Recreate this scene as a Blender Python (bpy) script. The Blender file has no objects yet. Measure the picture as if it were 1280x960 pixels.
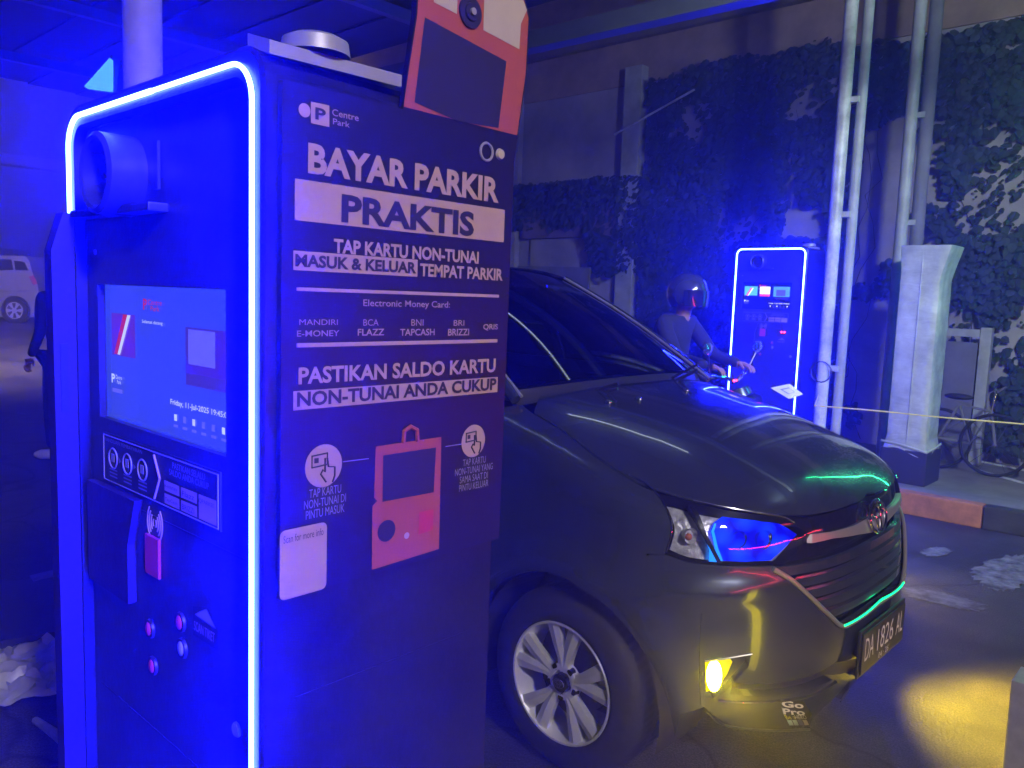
import bpy, bmesh, math, random
import numpy as np
from math import radians, sin, cos, pi, atan2
from mathutils import Vector, Matrix
from mathutils.geometry import delaunay_2d_cdt
random.seed(7); rng = np.random.default_rng(7)
SC = bpy.context.scene
COL = SC.collection
# ------------------------------------------------------------------ camera
FPX = 1010.0; CAM = np.array([0, 0, 1.55]); YAW = 132.5; PIT = -6.2; ROLL = 2.06
def camera_basis():
    y, p, a = radians(YAW), radians(PIT), radians(ROLL)
    f = np.array([cos(p)*cos(y), cos(p)*sin(y), sin(p)])
    r = np.array([sin(y), -cos(y), 0.0]); u = np.cross(r, f)
    return f, r*cos(a)+u*sin(a), -r*sin(a)+u*cos(a)
FW, RT, UP = camera_basis()
cd = bpy.data.cameras.new('camera'); cam = bpy.data.objects.new('camera', cd); COL.objects.link(cam)
M = Matrix(((RT[0], UP[0], -FW[0], CAM[0]), (RT[1], UP[1], -FW[1], CAM[1]), (RT[2], UP[2], -FW[2], CAM[2]), (0, 0, 0, 1)))
cam.matrix_world = M
cd.sensor_width = 36; cd.lens = 36*FPX/1280; cd.clip_start = 0.05; cd.clip_end = 500
SC.camera = cam
def ray(x, y): return FW + RT*(x-640)/FPX + UP*(480-y)/FPX
def on(x, y, ax, v):
    d = ray(x, y); return CAM + d*(v-CAM[ax])/d[ax]
# ------------------------------------------------------------------ world, exposure
w = bpy.data.worlds.new('World'); SC.world = w; w.use_nodes = True
bg = w.node_tree.nodes['Background']; bg.inputs[0].default_value = (0.25, 0.35, 0.6, 1); bg.inputs[1].default_value = 0.004
SC.view_settings.view_transform = 'Standard'; SC.view_settings.look = 'None'
SC.view_settings.exposure = 0; SC.view_settings.gamma = 1
SC.cycles.max_bounces = 6; SC.cycles.transparent_max_bounces = 12; SC.cycles.volume_bounces = 0
SC.cycles.sample_clamp_indirect = 3; SC.cycles.use_denoising = True
LED_BLUE = (2.6, 5.0, 3100.0); LENS_GLOW_HAZE = 0.023
def lamp(name, kind, loc, target, energy, color, size=0.3, spot=60, blend=0.5):
    l = bpy.data.lights.new(name, kind); l.energy = energy; l.color = color
    if kind == 'AREA': l.size = size
    else: l.shadow_soft_size = size
    if kind == 'SPOT': l.spot_size = radians(spot); l.spot_blend = blend
    o = bpy.data.objects.new(name, l); COL.objects.link(o); o.location = loc
    o.rotation_euler = (Vector(target)-Vector(loc)).to_track_quat('-Z', 'Y').to_euler()
    return o
lamp('island_fill_spot', 'SPOT', (0.5, 3.6, 3.3), (-2.6, 7.6, 2.0), 850, (0.80, 0.92, 1.0), 0.15, 108, 0.7)  # unseen fill, added to brighten the far island and back wall
lamp('front_fill_spot', 'SPOT', (4.5, -1.0, 4.6), (-1.2, 1.6, 1.2), 1700, (1.0, 0.90, 0.92), 0.25, 60, 0.8)  # unseen fill from the camera side, added for poster and bumper
lamp('yard_fill_spot', 'SPOT', (-17, -1, 7.0), (-22, 7.5, 0), 15000, (1.0, 0.78, 0.9), 0.3, 130, 0.8)  # added out-of-view fill that lifts the left ground and the van
# ------------------------------------------------------------------ materials
def mat(name, color, rough=0.5, metal=0.0, noise=0.0, nscale=8.0, bump=0.0, bscale=40.0, coat=0.0, spec=0.5, emit=None, estr=1.0, color2=None, rvar=0.0):
    m = bpy.data.materials.new(name); m.use_nodes = True; nt = m.node_tree; b = nt.nodes['Principled BSDF']
    b.inputs['Base Color'].default_value = (*color, 1); b.inputs['Roughness'].default_value = rough
    b.inputs['Metallic'].default_value = metal; b.inputs['Coat Weight'].default_value = coat
    b.inputs['Specular IOR Level'].default_value = spec
    if emit: b.inputs['Emission Color'].default_value = (*emit, 1); b.inputs['Emission Strength'].default_value = estr
    tc = nt.nodes.new('ShaderNodeTexCoord')
    if noise > 0 or color2:
        n = nt.nodes.new('ShaderNodeTexNoise'); n.inputs['Scale'].default_value = nscale; n.inputs['Detail'].default_value = 7
        n.inputs['Roughness'].default_value = 0.65
        nt.links.new(tc.outputs['Object'], n.inputs['Vector'])
        rp = nt.nodes.new('ShaderNodeValToRGB'); rp.color_ramp.elements[0].position = 0.35; rp.color_ramp.elements[1].position = 0.68
        c2 = color2 or tuple(min(1, c*(1+noise)) for c in color); c1 = color if color2 else tuple(c*(1-noise) for c in color)
        rp.color_ramp.elements[0].color = (*c1, 1); rp.color_ramp.elements[1].color = (*c2, 1)
        nt.links.new(n.outputs['Fac'], rp.inputs['Fac']); nt.links.new(rp.outputs['Color'], b.inputs['Base Color'])
        if rvar > 0:
            mr = nt.nodes.new('ShaderNodeMapRange'); mr.inputs['To Min'].default_value = max(0.02, rough-rvar); mr.inputs['To Max'].default_value = min(1, rough+rvar)
            nt.links.new(n.outputs['Fac'], mr.inputs['Value']); nt.links.new(mr.outputs['Result'], b.inputs['Roughness'])
    if bump > 0:
        n2 = nt.nodes.new('ShaderNodeTexNoise'); n2.inputs['Scale'].default_value = bscale; n2.inputs['Detail'].default_value = 5
        nt.links.new(tc.outputs['Object'], n2.inputs['Vector'])
        bp = nt.nodes.new('ShaderNodeBump'); bp.inputs['Strength'].default_value = bump; bp.inputs['Distance'].default_value = 0.01
        nt.links.new(n2.outputs['Fac'], bp.inputs['Height']); nt.links.new(bp.outputs['Normal'], b.inputs['Normal'])
    return m
def glow(name, color, s=1.0):
    m = bpy.data.materials.new(name); m.use_nodes = True; nt = m.node_tree; nt.nodes.clear()
    e = nt.nodes.new('ShaderNodeEmission'); e.inputs[0].default_value = (*color, 1); e.inputs[1].default_value = s
    o = nt.nodes.new('ShaderNodeOutputMaterial'); nt.links.new(e.outputs[0], o.inputs[0]); return m
def glassmat(name, tint, refl=0.04, rough=0.02):
    m = bpy.data.materials.new(name); m.use_nodes = True; nt = m.node_tree; nt.nodes.clear()
    t = nt.nodes.new('ShaderNodeBsdfTransparent'); t.inputs[0].default_value = (*tint, 1)
    g = nt.nodes.new('ShaderNodeBsdfGlossy'); g.inputs['Roughness'].default_value = rough
    f = nt.nodes.new('ShaderNodeFresnel'); f.inputs[0].default_value = 1.5
    x = nt.nodes.new('ShaderNodeMixShader'); o = nt.nodes.new('ShaderNodeOutputMaterial')
    nt.links.new(f.outputs[0], x.inputs[0]); nt.links.new(t.outputs[0], x.inputs[1]); nt.links.new(g.outputs[0], x.inputs[2]); nt.links.new(x.outputs[0], o.inputs[0]); return m
Mt = dict(
    led=glow('blue_led', LED_BLUE), ledfar=glow('blue_led_far', (3.0, 6.0, 1050)),
    kblack=mat('kiosk_black_lit', (0.024, 0.023, 0.027), 0.40, 0, 0.45, 5, 0.05, 60, rvar=0.08),  # front copy of the kiosk black, lightened for the strip's light
    kcab=mat('kiosk_black_shaded', (0.013, 0.011, 0.016), 0.36, 0, 0.55, 4, 0.05, 60, rvar=0.1), kdark=mat('kiosk_recess', (0.012, 0.012, 0.014), 0.45, bump=0.05),  # cabinet copy of the same black, its shade put into the colour
    kslab=mat('kiosk_side_steel', (0.02, 0.012, 0.018), 0.45, 0, 0.3, 3, 0.08, 50),
    vinyl=mat('poster_vinyl', (0.010, 0.008, 0.026), 0.42, 0, 0.15, 2, 0.03, 9),
    tprint=mat('warm_tinted_print', (0.38, 0.255, 0.235), 0.5, 0, 0.06, 12), tdark=mat('dark_print', (0.02, 0.016, 0.05), 0.45),  # white lettering with the warm lamp tint mixed into its colour
    orange=mat('orange_print', (0.33, 0.068, 0.048), 0.5, 0, 0.05, 5), redp=mat('red_print', (0.45, 0.03, 0.06), 0.5),
    cream=mat('cream_print', (0.40, 0.34, 0.29), 0.5, 0, 0.06, 6), greyp=mat('grey_print', (0.24, 0.22, 0.28), 0.5),
    silver=mat('brushed_trim', (0.3, 0.3, 0.36), 0.45, 0.3, 0.1, 8, 0.04),
    paint=mat('car_paint', (0.125, 0.15, 0.20), 0.22, 0.8, 0.08, 5, 0.0, coat=1.0, rvar=0.05),
    under=mat('black_under_body', (0.006, 0.006, 0.007), 0.8), plastic=mat('black_plastic', (0.03, 0.03, 0.034), 0.4, bump=0.1, bscale=150),
    gloss=mat('gloss_black', (0.01, 0.01, 0.012), 0.08, coat=1), chrome=mat('chrome', (0.75, 0.75, 0.76), 0.09, 1.0),
    satin=mat('satin_chrome', (0.55, 0.54, 0.52), 0.3, 0.7), alloy=mat('alloy', (0.75, 0.76, 0.8), 0.32, 0.55, 0.06, 10),
    rubber=mat('tyre_rubber', (0.014, 0.014, 0.015), 0.75, 0, 0.3, 20, 0.2, 60), disc=mat('brake_steel', (0.12, 0.11, 0.10), 0.4, 0.8, 0.3, 20),
    glass=glassmat('window_glass', (0.10, 0.10, 0.14)), clear=glassmat('clear_lens', (0.85, 0.87, 0.9)),
    asphalt=mat('asphalt', (0.045, 0.045, 0.048), 0.62, 0, 0.45, 1.3, 0.5, 70, color2=(0.09, 0.085, 0.08), rvar=0.2),
    concrete=mat('concrete', (0.20, 0.195, 0.18), 0.8, 0, 0.3, 2.2, 0.4, 30), kerb_o=mat('kerb_orange_paint', (0.42, 0.17, 0.09), 0.75, 0, 0.35, 6, 0.3, 40),
    kerb_b=mat('kerb_black_paint', (0.04, 0.04, 0.042), 0.75, 0, 0.35, 6, 0.3, 40),
    plaster=mat('pale_plaster', (0.33, 0.31, 0.31), 0.9, 0, 0.3, 1.4, 0.5, 18), beige=mat('beige_render', (0.30, 0.22, 0.155), 0.9, 0, 0.3, 1.8, 0.5, 14),
    band=mat('dark_fascia', (0.15, 0.115, 0.09), 0.85, 0, 0.25, 3, 0.3, 14), postd=mat('lilac_lit_post', (0.28, 0.26, 0.30), 0.6, 0, 0.2, 5, 0.12, 25), post=mat('white_pipe_paint', (0.52, 0.54, 0.54), 0.42, 0, 0.4, 6, 0.12, 25),  # round post is grey; the lilac light on it is in the colour
    post2=mat('grey_pipe_paint', (0.36, 0.38, 0.4), 0.5, 0, 0.25, 5, 0.15, 25),
    leaf=mat('ivy_leaf', (0.016, 0.03, 0.026), 0.8, 0, 0.5, 3, color2=(0.04, 0.06, 0.045)), leafd=mat('dark_leaf', (0.02, 0.035, 0.02), 0.5, 0, 0.4, 9),
    stem=mat('stem', (0.09, 0.07, 0.05), 0.9), canopy=mat('canopy_sheet', (0.028, 0.036, 0.042), 0.6, 0, 0.2, 2, 0.1, 5),
    beam=mat('beam_paint', (0.11, 0.125, 0.13), 0.5, 0, 0.2, 3, 0.1, 20),
    wrapbase=mat('kiosk_dark_base', (0.03, 0.03, 0.033), 0.5), sheet=mat('plastic_sheet', (0.45, 0.45, 0.5), 0.3, 0, 0.25, 4, 0.6, 12),
    cloth=mat('dark_cloth', (0.009, 0.009, 0.012), 0.9, 0, 0.3, 9, 0.3, 60), skin=mat('skin', (0.22, 0.115, 0.075), 0.55), shoe=mat('pale_shoe', (0.5, 0.48, 0.5), 0.6),
    helmet=mat('helmet_shell', (0.028, 0.03, 0.04), 0.15, 0, coat=1), visor=mat('visor', (0.01, 0.01, 0.015), 0.05, coat=1),
    vanpaint=mat('silver_paint', (0.42, 0.42, 0.45), 0.3, 0.5, 0.05, 4, coat=0.6), steel=mat('stainless', (0.6, 0.6, 0.6), 0.35, 0.6, 0.1, 30),
    rope=mat('yellow_rope', (0.62, 0.55, 0.16), 0.7), grey=mat('grey_board', (0.16, 0.16, 0.19), 0.8, 0, 0.2, 4, 0.2), white=mat('white_paper', (0.75, 0.75, 0.78), 0.6),
    wfloor=mat('line_paint', (0.13, 0.13, 0.125), 0.7, 0, 0.7, 14, 0.2),
)
def asphalt():
    m = Mt['asphalt']; nt = m.node_tree; b = nt.nodes['Principled BSDF']; L = nt.links.new; tc = nt.nodes.new('ShaderNodeTexCoord')
    base = b.inputs['Base Color'].links[0].from_socket
    n = nt.nodes.new('ShaderNodeTexNoise'); n.inputs['Scale'].default_value = 160; n.inputs['Detail'].default_value = 3; L(tc.outputs['Object'], n.inputs['Vector'])
    gr = nt.nodes.new('ShaderNodeValToRGB'); gr.color_ramp.elements[0].position = .38; gr.color_ramp.elements[1].position = .72; gr.color_ramp.elements[0].color = (.35, .35, .35, 1); gr.color_ramp.elements[1].color = (1.9, 1.85, 1.75, 1); L(n.outputs['Fac'], gr.inputs['Fac'])
    mx = nt.nodes.new('ShaderNodeMix'); mx.data_type = 'RGBA'; mx.blend_type = 'MULTIPLY'; mx.inputs[0].default_value = 1; L(base, mx.inputs[6]); L(gr.outputs[0], mx.inputs[7])
    w1 = nt.nodes.new('ShaderNodeTexNoise'); w1.inputs['Scale'].default_value = 1.6; w1.inputs['Detail'].default_value = 4; L(tc.outputs['Object'], w1.inputs['Vector'])
    mw = nt.nodes.new('ShaderNodeMix'); mw.data_type = 'RGBA'; mw.inputs[0].default_value = .35; L(tc.outputs['Object'], mw.inputs[6]); L(w1.outputs['Color'], mw.inputs[7])
    v = nt.nodes.new('ShaderNodeTexVoronoi'); v.feature = 'DISTANCE_TO_EDGE'; v.inputs['Scale'].default_value = .8; L(mw.outputs[2], v.inputs['Vector'])
    cr = nt.nodes.new('ShaderNodeValToRGB'); cr.color_ramp.elements[0].position = 0; cr.color_ramp.elements[1].position = .012; cr.color_ramp.elements[0].color = (.25, .25, .25, 1); cr.color_ramp.elements[1].color = (1, 1, 1, 1); L(v.outputs['Distance'], cr.inputs['Fac'])
    m2 = nt.nodes.new('ShaderNodeMix'); m2.data_type = 'RGBA'; m2.blend_type = 'MULTIPLY'; m2.inputs[0].default_value = 1; L(mx.outputs[2], m2.inputs[6]); L(cr.outputs[0], m2.inputs[7])
    st = nt.nodes.new('ShaderNodeTexNoise'); st.inputs['Scale'].default_value = .55; st.inputs['Detail'].default_value = 9; st.inputs['Roughness'].default_value = .7; L(tc.outputs['Object'], st.inputs['Vector'])
    sr = nt.nodes.new('ShaderNodeValToRGB'); sr.color_ramp.elements[0].position = .42; sr.color_ramp.elements[1].position = .6; sr.color_ramp.elements[0].color = (.45, .43, .42, 1); sr.color_ramp.elements[1].color = (1.25, 1.2, 1.15, 1); L(st.outputs['Fac'], sr.inputs['Fac'])
    m3 = nt.nodes.new('ShaderNodeMix'); m3.data_type = 'RGBA'; m3.blend_type = 'MULTIPLY'; m3.inputs[0].default_value = 1; L(m2.outputs[2], m3.inputs[6]); L(sr.outputs[0], m3.inputs[7]); L(m3.outputs[2], b.inputs['Base Color'])
asphalt()
# wrapped plastic: translucent stretch film with horizontal creases
def film():
    m = mat('stretch_film', (0.46, 0.50, 0.49), 0.26, 0, 0.3, 4)
    nt = m.node_tree; b = nt.nodes['Principled BSDF']; tc = nt.nodes.new('ShaderNodeTexCoord'); mp = nt.nodes.new('ShaderNodeMapping')
    mp.inputs['Scale'].default_value = (2.5, 2.5, 7); n = nt.nodes.new('ShaderNodeTexNoise'); n.inputs['Scale'].default_value = 1.3; n.inputs['Detail'].default_value = 4; n.inputs['Distortion'].default_value = 0.6
    bp = nt.nodes.new('ShaderNodeBump'); bp.inputs['Strength'].default_value = 0.55; bp.inputs['Distance'].default_value = 0.03
    nt.links.new(tc.outputs['Object'], mp.inputs[0]); nt.links.new(mp.outputs[0], n.inputs['Vector']); nt.links.new(n.outputs['Fac'], bp.inputs['Height']); nt.links.new(bp.outputs[0], b.inputs['Normal'])
    return m
Mt['film'] = film()
# ------------------------------------------------------------------ object helpers (all coordinates are world; parents are unrotated empties)
def thing(name, label, cat, loc=(0, 0, 0), group=None):
    o = bpy.data.objects.new(name, None); COL.objects.link(o); o.location = loc; o.empty_display_size = 0.1
    o['label'] = label; o['category'] = cat
    if group: o['group'] = group
    return o
def wloc(o):
    v = Vector((0, 0, 0))
    while o is not None: v = v + o.location; o = o.parent
    return v
def obj(name, V, Fc, m, parent=None, smooth=False, normals=None, kind=None):
    me = bpy.data.meshes.new(name); V = np.asarray(V, float).reshape(-1, 3)
    off = np.array(wloc(parent)) if parent is not None else np.zeros(3)
    me.from_pydata((V-off).tolist(), [], [tuple(int(i) for i in f) for f in Fc]); me.materials.append(m); me.update()
    if smooth or normals is not None: me.polygons.foreach_set('use_smooth', [True]*len(me.polygons))
    if normals is not None: me.normals_split_custom_set_from_vertices([tuple(n) for n in normals])
    o = bpy.data.objects.new(name, me); COL.objects.link(o); o.parent = parent
    if kind: o['kind'] = kind
    return o
def tag(o, label, cat, group=None):
    o['label'] = label; o['category'] = cat
    if group: o['group'] = group
    return o
class MB:
    def __init__(s): s.V = []; s.F = []
    def add(s, V, Fc):
        n = len(s.V); s.V += [tuple(v) for v in V]; s.F += [tuple(i+n for i in f) for f in Fc]; return s
    def box(s, a, b, bev=0.0):
        x0, y0, z0 = a; x1, y1, z1 = b
        if bev <= 0:
            V = [(x, y, z) for z in (z0, z1) for (x, y) in ((x0, y0), (x1, y0), (x1, y1), (x0, y1))]
            return s.add(V, [(0, 3, 2, 1), (4, 5, 6, 7), (0, 1, 5, 4), (1, 2, 6, 5), (2, 3, 7, 6), (3, 0, 4, 7)])
        bm = bmesh.new(); bmesh.ops.create_cube(bm, size=1)
        for v in bm.verts: v.co = Vector(((x0+x1)/2+v.co.x*(x1-x0), (y0+y1)/2+v.co.y*(y1-y0), (z0+z1)/2+v.co.z*(z1-z0)))
        bmesh.ops.bevel(bm, geom=bm.edges[:], offset=bev, segments=2, affect='EDGES', profile=0.7)
        bm.verts.index_update(); s.add([tuple(v.co) for v in bm.verts], [[v.index for v in f.verts] for f in bm.faces]); bm.free(); return s
    def tube(s, P, r, seg=10, closed=False, caps=True):
        P = [np.array(p, float) for p in P]; n = len(P); rr = r if isinstance(r, (list, tuple)) else [r]*n
        V = []; prev = None
        for i in range(n):
            a = P[(i-1) % n] if (closed or i > 0) else P[i]; b = P[(i+1) % n] if (closed or i < n-1) else P[i]
            t = b-a; t /= (np.linalg.norm(t)+1e-12)
            if prev is None:
                up = np.array([0, 0, 1.0]) if abs(t[2]) < 0.9 else np.array([1.0, 0, 0]); e1 = np.cross(t, up)
            else: e1 = prev-t*(prev@t)
            e1 /= (np.linalg.norm(e1)+1e-12); prev = e1; e2 = np.cross(t, e1)
            for k in range(seg): an = 2*pi*k/seg; V.append(P[i]+rr[i]*(cos(an)*e1+sin(an)*e2))
        Fc = []
        for i in range(n if closed else n-1):
            for k in range(seg):
                a0 = i*seg+k; a1 = i*seg+(k+1) % seg; b0 = ((i+1) % n)*seg+k; b1 = ((i+1) % n)*seg+(k+1) % seg
                Fc.append((a0, a1, b1, b0))
        if caps and not closed: Fc += [tuple(range(seg))[::-1], tuple((n-1)*seg+k for k in range(seg))]
        return s.add(V, Fc)
    def lathe(s, prof, c, axis='y', seg=32):
        V = []; Fc = []; c = np.array(c, float)
        for (r, h) in prof:
            for k in range(seg):
                a = 2*pi*k/seg
                p = {'y': (r*cos(a), h, r*sin(a)), 'z': (r*cos(a), r*sin(a), h), 'x': (h, r*cos(a), r*sin(a))}[axis]
                V.append(c+np.array(p))
        for i in range(len(prof)-1):
            for k in range(seg): Fc.append((i*seg+k, i*seg+(k+1) % seg, (i+1)*seg+(k+1) % seg, (i+1)*seg+k))
        return s.add(V, Fc)
    def prism(s, poly, d):   # closed polygon (3D points) swept by vector d
        n = len(poly); d = np.array(d, float); V = [np.array(p, float) for p in poly]+[np.array(p, float)+d for p in poly]
        return s.add(V, [tuple(range(n))[::-1], tuple(range(n, 2*n))]+[(i, (i+1) % n, n+(i+1) % n, n+i) for i in range(n)])
    def sphere(s, c, r, seg=20, rings=12, sc=(1, 1, 1), cut=None):
        V = []; Fc = []
        for i in range(rings+1):
            th = pi*i/rings*(cut if cut else 1)
            for k in range(seg):
                a = 2*pi*k/seg; V.append((c[0]+r*sc[0]*sin(th)*cos(a), c[1]+r*sc[1]*sin(th)*sin(a), c[2]+r*sc[2]*cos(th)))
        for i in range(rings):
            for k in range(seg): Fc.append((i*seg+k, (i+1)*seg+k, (i+1)*seg+(k+1) % seg, i*seg+(k+1) % seg))
        return s.add(V, Fc)
    def put(s, name, m, parent=None, smooth=False, kind=None):
        o = obj(name, s.V, s.F, m, parent, smooth, kind=kind)
        if smooth:
            bm = bmesh.new(); bm.from_mesh(o.data); bmesh.ops.recalc_face_normals(bm, faces=bm.faces[:]); bm.to_mesh(o.data); bm.free()
            o.data.set_sharp_from_angle(angle=radians(40))
        return o
def catmull(P, k=6, closed=False):
    P = [np.array(p, float) for p in P]; n = len(P)
    if n < 3 and not closed: return [P[0]+(P[-1]-P[0])*i/k for i in range(k+1)]
    out = []
    for i in range(n if closed else n-1):
        p0 = P[(i-1) % n] if closed or i > 0 else 2*P[0]-P[1]; p1 = P[i]; p2 = P[(i+1) % n]; p3 = P[(i+2) % n] if closed or i+2 < n else 2*P[-1]-P[-2]
        for j in range(k):
            t = j/k; out.append(0.5*((2*p1)+(-p0+p2)*t+(2*p0-5*p1+4*p2-p3)*t*t+(-p0+3*p1-3*p2+p3)*t**3))
    if not closed: out.append(P[-1])
    return out
_tc = {}
def text_geo(body, bold=0.0):
    key = (body, bold)
    if key in _tc: return _tc[key]
    cu = bpy.data.curves.new('lettering', 'FONT'); cu.body = body; cu.size = 1; cu.offset = bold; cu.resolution_u = 3; cu.align_x = 'CENTER'; cu.space_line = 0.85
    o = bpy.data.objects.new('lettering', cu); COL.objects.link(o); dg = bpy.context.evaluated_depsgraph_get(); dg.update()
    me = bpy.data.meshes.new_from_object(o.evaluated_get(dg)); V = np.array([v.co[:] for v in me.vertices]); Fc = [list(p.vertices) for p in me.polygons]
    bpy.data.objects.remove(o); bpy.data.curves.remove(cu); bpy.data.meshes.remove(me)
    a = V.min(0); b = V.max(0); V = (V-a)/np.maximum(b-a, 1e-9); _tc[key] = (V[:, :2], Fc); return _tc[key]
def text3(name, body, o, ex, ey, m, parent, bold=0.0, shear=0.0):   # fits the letters into the box o, o+ex, o+ey
    V, Fc = text_geo(body, bold); o = np.array(o, float); ex = np.array(ex, float); ey = np.array(ey, float)
    return obj(name, o+np.outer(V[:, 0]+shear*V[:, 1], ex)+np.outer(V[:, 1], ey), Fc, m, parent)
# ================================================================== ground and setting
KY = 6.52   # front edge of the far island
mb = MB(); mb.add([(-120, -60, 0), (60, -60, 0), (60, 120, 0), (-120, 120, 0)], [(0, 1, 2, 3)]); mb.put('ground', Mt['asphalt'], kind='structure')
isl = MB(); isl.box((-9.0, KY+0.12, 0.001), (6, 8.60, 0.165)); isl.put('island_paving', Mt['concrete'], kind='structure')
kerb = thing('kerb', 'orange and black painted kerb along the front of the far island', 'kerb', (-1.5, KY, 0))
x = -8.19; i = 1
while x < 4:
    L = 0.98; b = MB(); b.box((x+0.004, KY, 0.0), (x+L-0.004, KY+0.116, 0.17), 0.012)
    o = b.put('kerb_stone', Mt['kerb_o'] if i % 2 == 1 else Mt['kerb_b'], kerb); x += L; i += 1
# paint / worn patches on the asphalt in front of the car
def blob(name, pts, m, z, kind='structure'):
    P = [on(px, py, 2, 0)[:2] for px, py in pts]; P = catmull([(*p, z) for p in P], 14, True)
    c = np.mean(P, 0); n = len(P); J = np.clip(rng.normal(0, .07, n)+.10*np.sin(np.arange(n)*1.3)*np.sin(np.arange(n)*.37), -.22, .22); V = [c]+[c+(p-c)*(1+j) for p, j in zip(P, J)]
    return obj(name, V, [(0, 1+k, 1+(k+1) % n) for k in range(n)], m, kind=kind)
blob('worn_cement_patch', [(1135, 735), (1180, 742), (1232, 757), (1215, 764), (1160, 752), (1135, 745)], Mt['wfloor'], 0.004)
blob('worn_cement_patch', [(1150, 690), (1172, 684), (1190, 690), (1168, 697)], Mt['wfloor'], 0.004)
blob('worn_cement_patch', [(1215, 712), (1260, 695), (1290, 700), (1290, 722), (1262, 738), (1225, 730)], Mt['wfloor'], 0.004)
# ------------------------------------------------------------------ back wall, pilaster, fascia
WY = 8.62
wall = thing('back_wall', 'pale plastered yard wall behind the far island, largely covered by ivy', 'wall', (-4, WY, 0))
b = MB(); b.box((-16, WY, 0), (8, WY+0.25, 4.22)); b.put('plaster_face', Mt['plaster'], wall)
b = MB(); b.box((-16, WY-0.02, 4.223), (8, WY+0.25, 4.75)); b.put('upper_render', Mt['beige'], wall)
b = MB(); b.box((-16, WY-0.10, 4.753), (8, WY+0.25, 5.10), 0.01); b.put('fascia_band', Mt['band'], wall)
b = MB(); b.box((-16, WY-0.02, 5.103), (8, WY+0.25, 8.0)); b.put('upper_render', Mt['beige'], wall)
b = MB(); b.box((-6.05, WY-0.16, 0.17), (-5.80, WY-0.003, 4.4), 0.01); b.put('pilaster', Mt['post2'], wall)
b = MB(); b.box((-8.25, WY-0.10, 0.17), (-7.85, WY-0.003, 4.6), 0.01); b.put('pilaster', Mt['plaster'], wall)
b = MB(); b.box((-7.6, WY-0.05, 1.0), (-6.15, WY-0.003, 2.35), 0.01); b.put('window_board', Mt['plaster'], wall)
b = MB(); b.box((-7.7, WY-0.12, 2.353), (-6.1, WY-0.003, 2.72), 0.01); b.put('lintel', Mt['band'], wall)
# ivy
def leafset(pts, nrm, size):
    V = []; Fc = []
    shp = [(0, -0.1, 0), (-0.42, 0.05, .10), (-0.45, 0.45, .06), (0, 1.0, -.04), (0.45, 0.45, .06), (0.42, 0.05, .10)]
    for p, n, s in zip(pts, nrm, size):
        n = np.array(n, float); n /= np.linalg.norm(n); d = np.array([rng.normal(0, .5), 0, -1+rng.normal(0, .35)]); d -= n*(d@n); d /= np.linalg.norm(d); e = np.cross(d, n)
        k = len(V)
        for (a, b_, h) in shp: V.append(p+e*a*s+d*b_*s+n*(-h)*s)
        Fc += [(k, k+1, k+2, k+3), (k, k+3, k+4, k+5)]
    return V, Fc
def vnoise(x, z, s, seed):
    r = np.random.default_rng(seed).random((64, 64)); x = x*s+7; z = z*s+5; xi = int(math.floor(x)); zi = int(math.floor(z)); fx = x-xi; fz = z-zi
    fx = fx*fx*(3-2*fx); fz = fz*fz*(3-2*fz); g = lambda a, c: r[a % 64, c % 64]
    return (g(xi, zi)*(1-fx)+g(xi+1, zi)*fx)*(1-fz)+(g(xi, zi+1)*(1-fx)+g(xi+1, zi+1)*fx)*fz
def bare(px, pz):   # places where the plaster shows
    if -8.2 < px < -5.7: return pz > 0.4 and not (px > -6.6+0.25*(2.5-pz) and 1.9 < pz < 2.9) and not (2.5 < pz < 3.1)
    if -3.15 < px < -2.35 and pz < 3.5-0.4*abs(px+2.7): return vnoise(px, pz, 4, 3) < 0.82
    if -3.9 < px < -3.2 and 2.3 < pz < 3.3: return vnoise(px, pz, 2.5, 8) < 0.42
    return False
pts = []; nr = []; sz = []
for k in range(68000):
    px = rng.uniform(-9.2, 1.5); pz = rng.uniform(0.3, 4.35)
    if pz > 4.12+0.22*vnoise(px, 0, 2.2, 5): continue
    if bare(px, pz): continue
    v = 0.6*vnoise(px, pz, 1.6, 1)+0.4*vnoise(px, pz, 5.0, 2)
    if v < (0.27 if px < -2.4 else 0.38) and rng.random() < 0.88: continue
    dpt = 0.04+0.30*v*rng.random(); pts.append(np.array([px, WY-dpt, pz])); nr.append((rng.normal(0, .35), -1, 0.35+rng.normal(0, .3))); sz.append(rng.uniform(.03, .095)*(1.25 if rng.random() < .12 else 1))
V, Fc = leafset(pts, nr, sz)
tag(obj('ivy', V, Fc, Mt['leaf'], kind='stuff'), 'dense dark green ivy hanging over the back wall behind the far kiosk', 'ivy')
ist = MB()
for k in range(18):
    p = np.array([rng.uniform(-5.6, 1.0), WY-.015, .2]); P = [p.copy()]
    for j in range(14): p = p+np.array([rng.normal(0, .10), 0, rng.uniform(.15, .32)]); P.append(p.copy())
    P = [q for q in P if q[2] < 4.2]; ist.tube(P, [.006*(1-.6*i/len(P)) for i in range(len(P))], 5)
ist.put('ivy_stem', Mt['stem'], bpy.data.objects['ivy'], kind='stuff')
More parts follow.
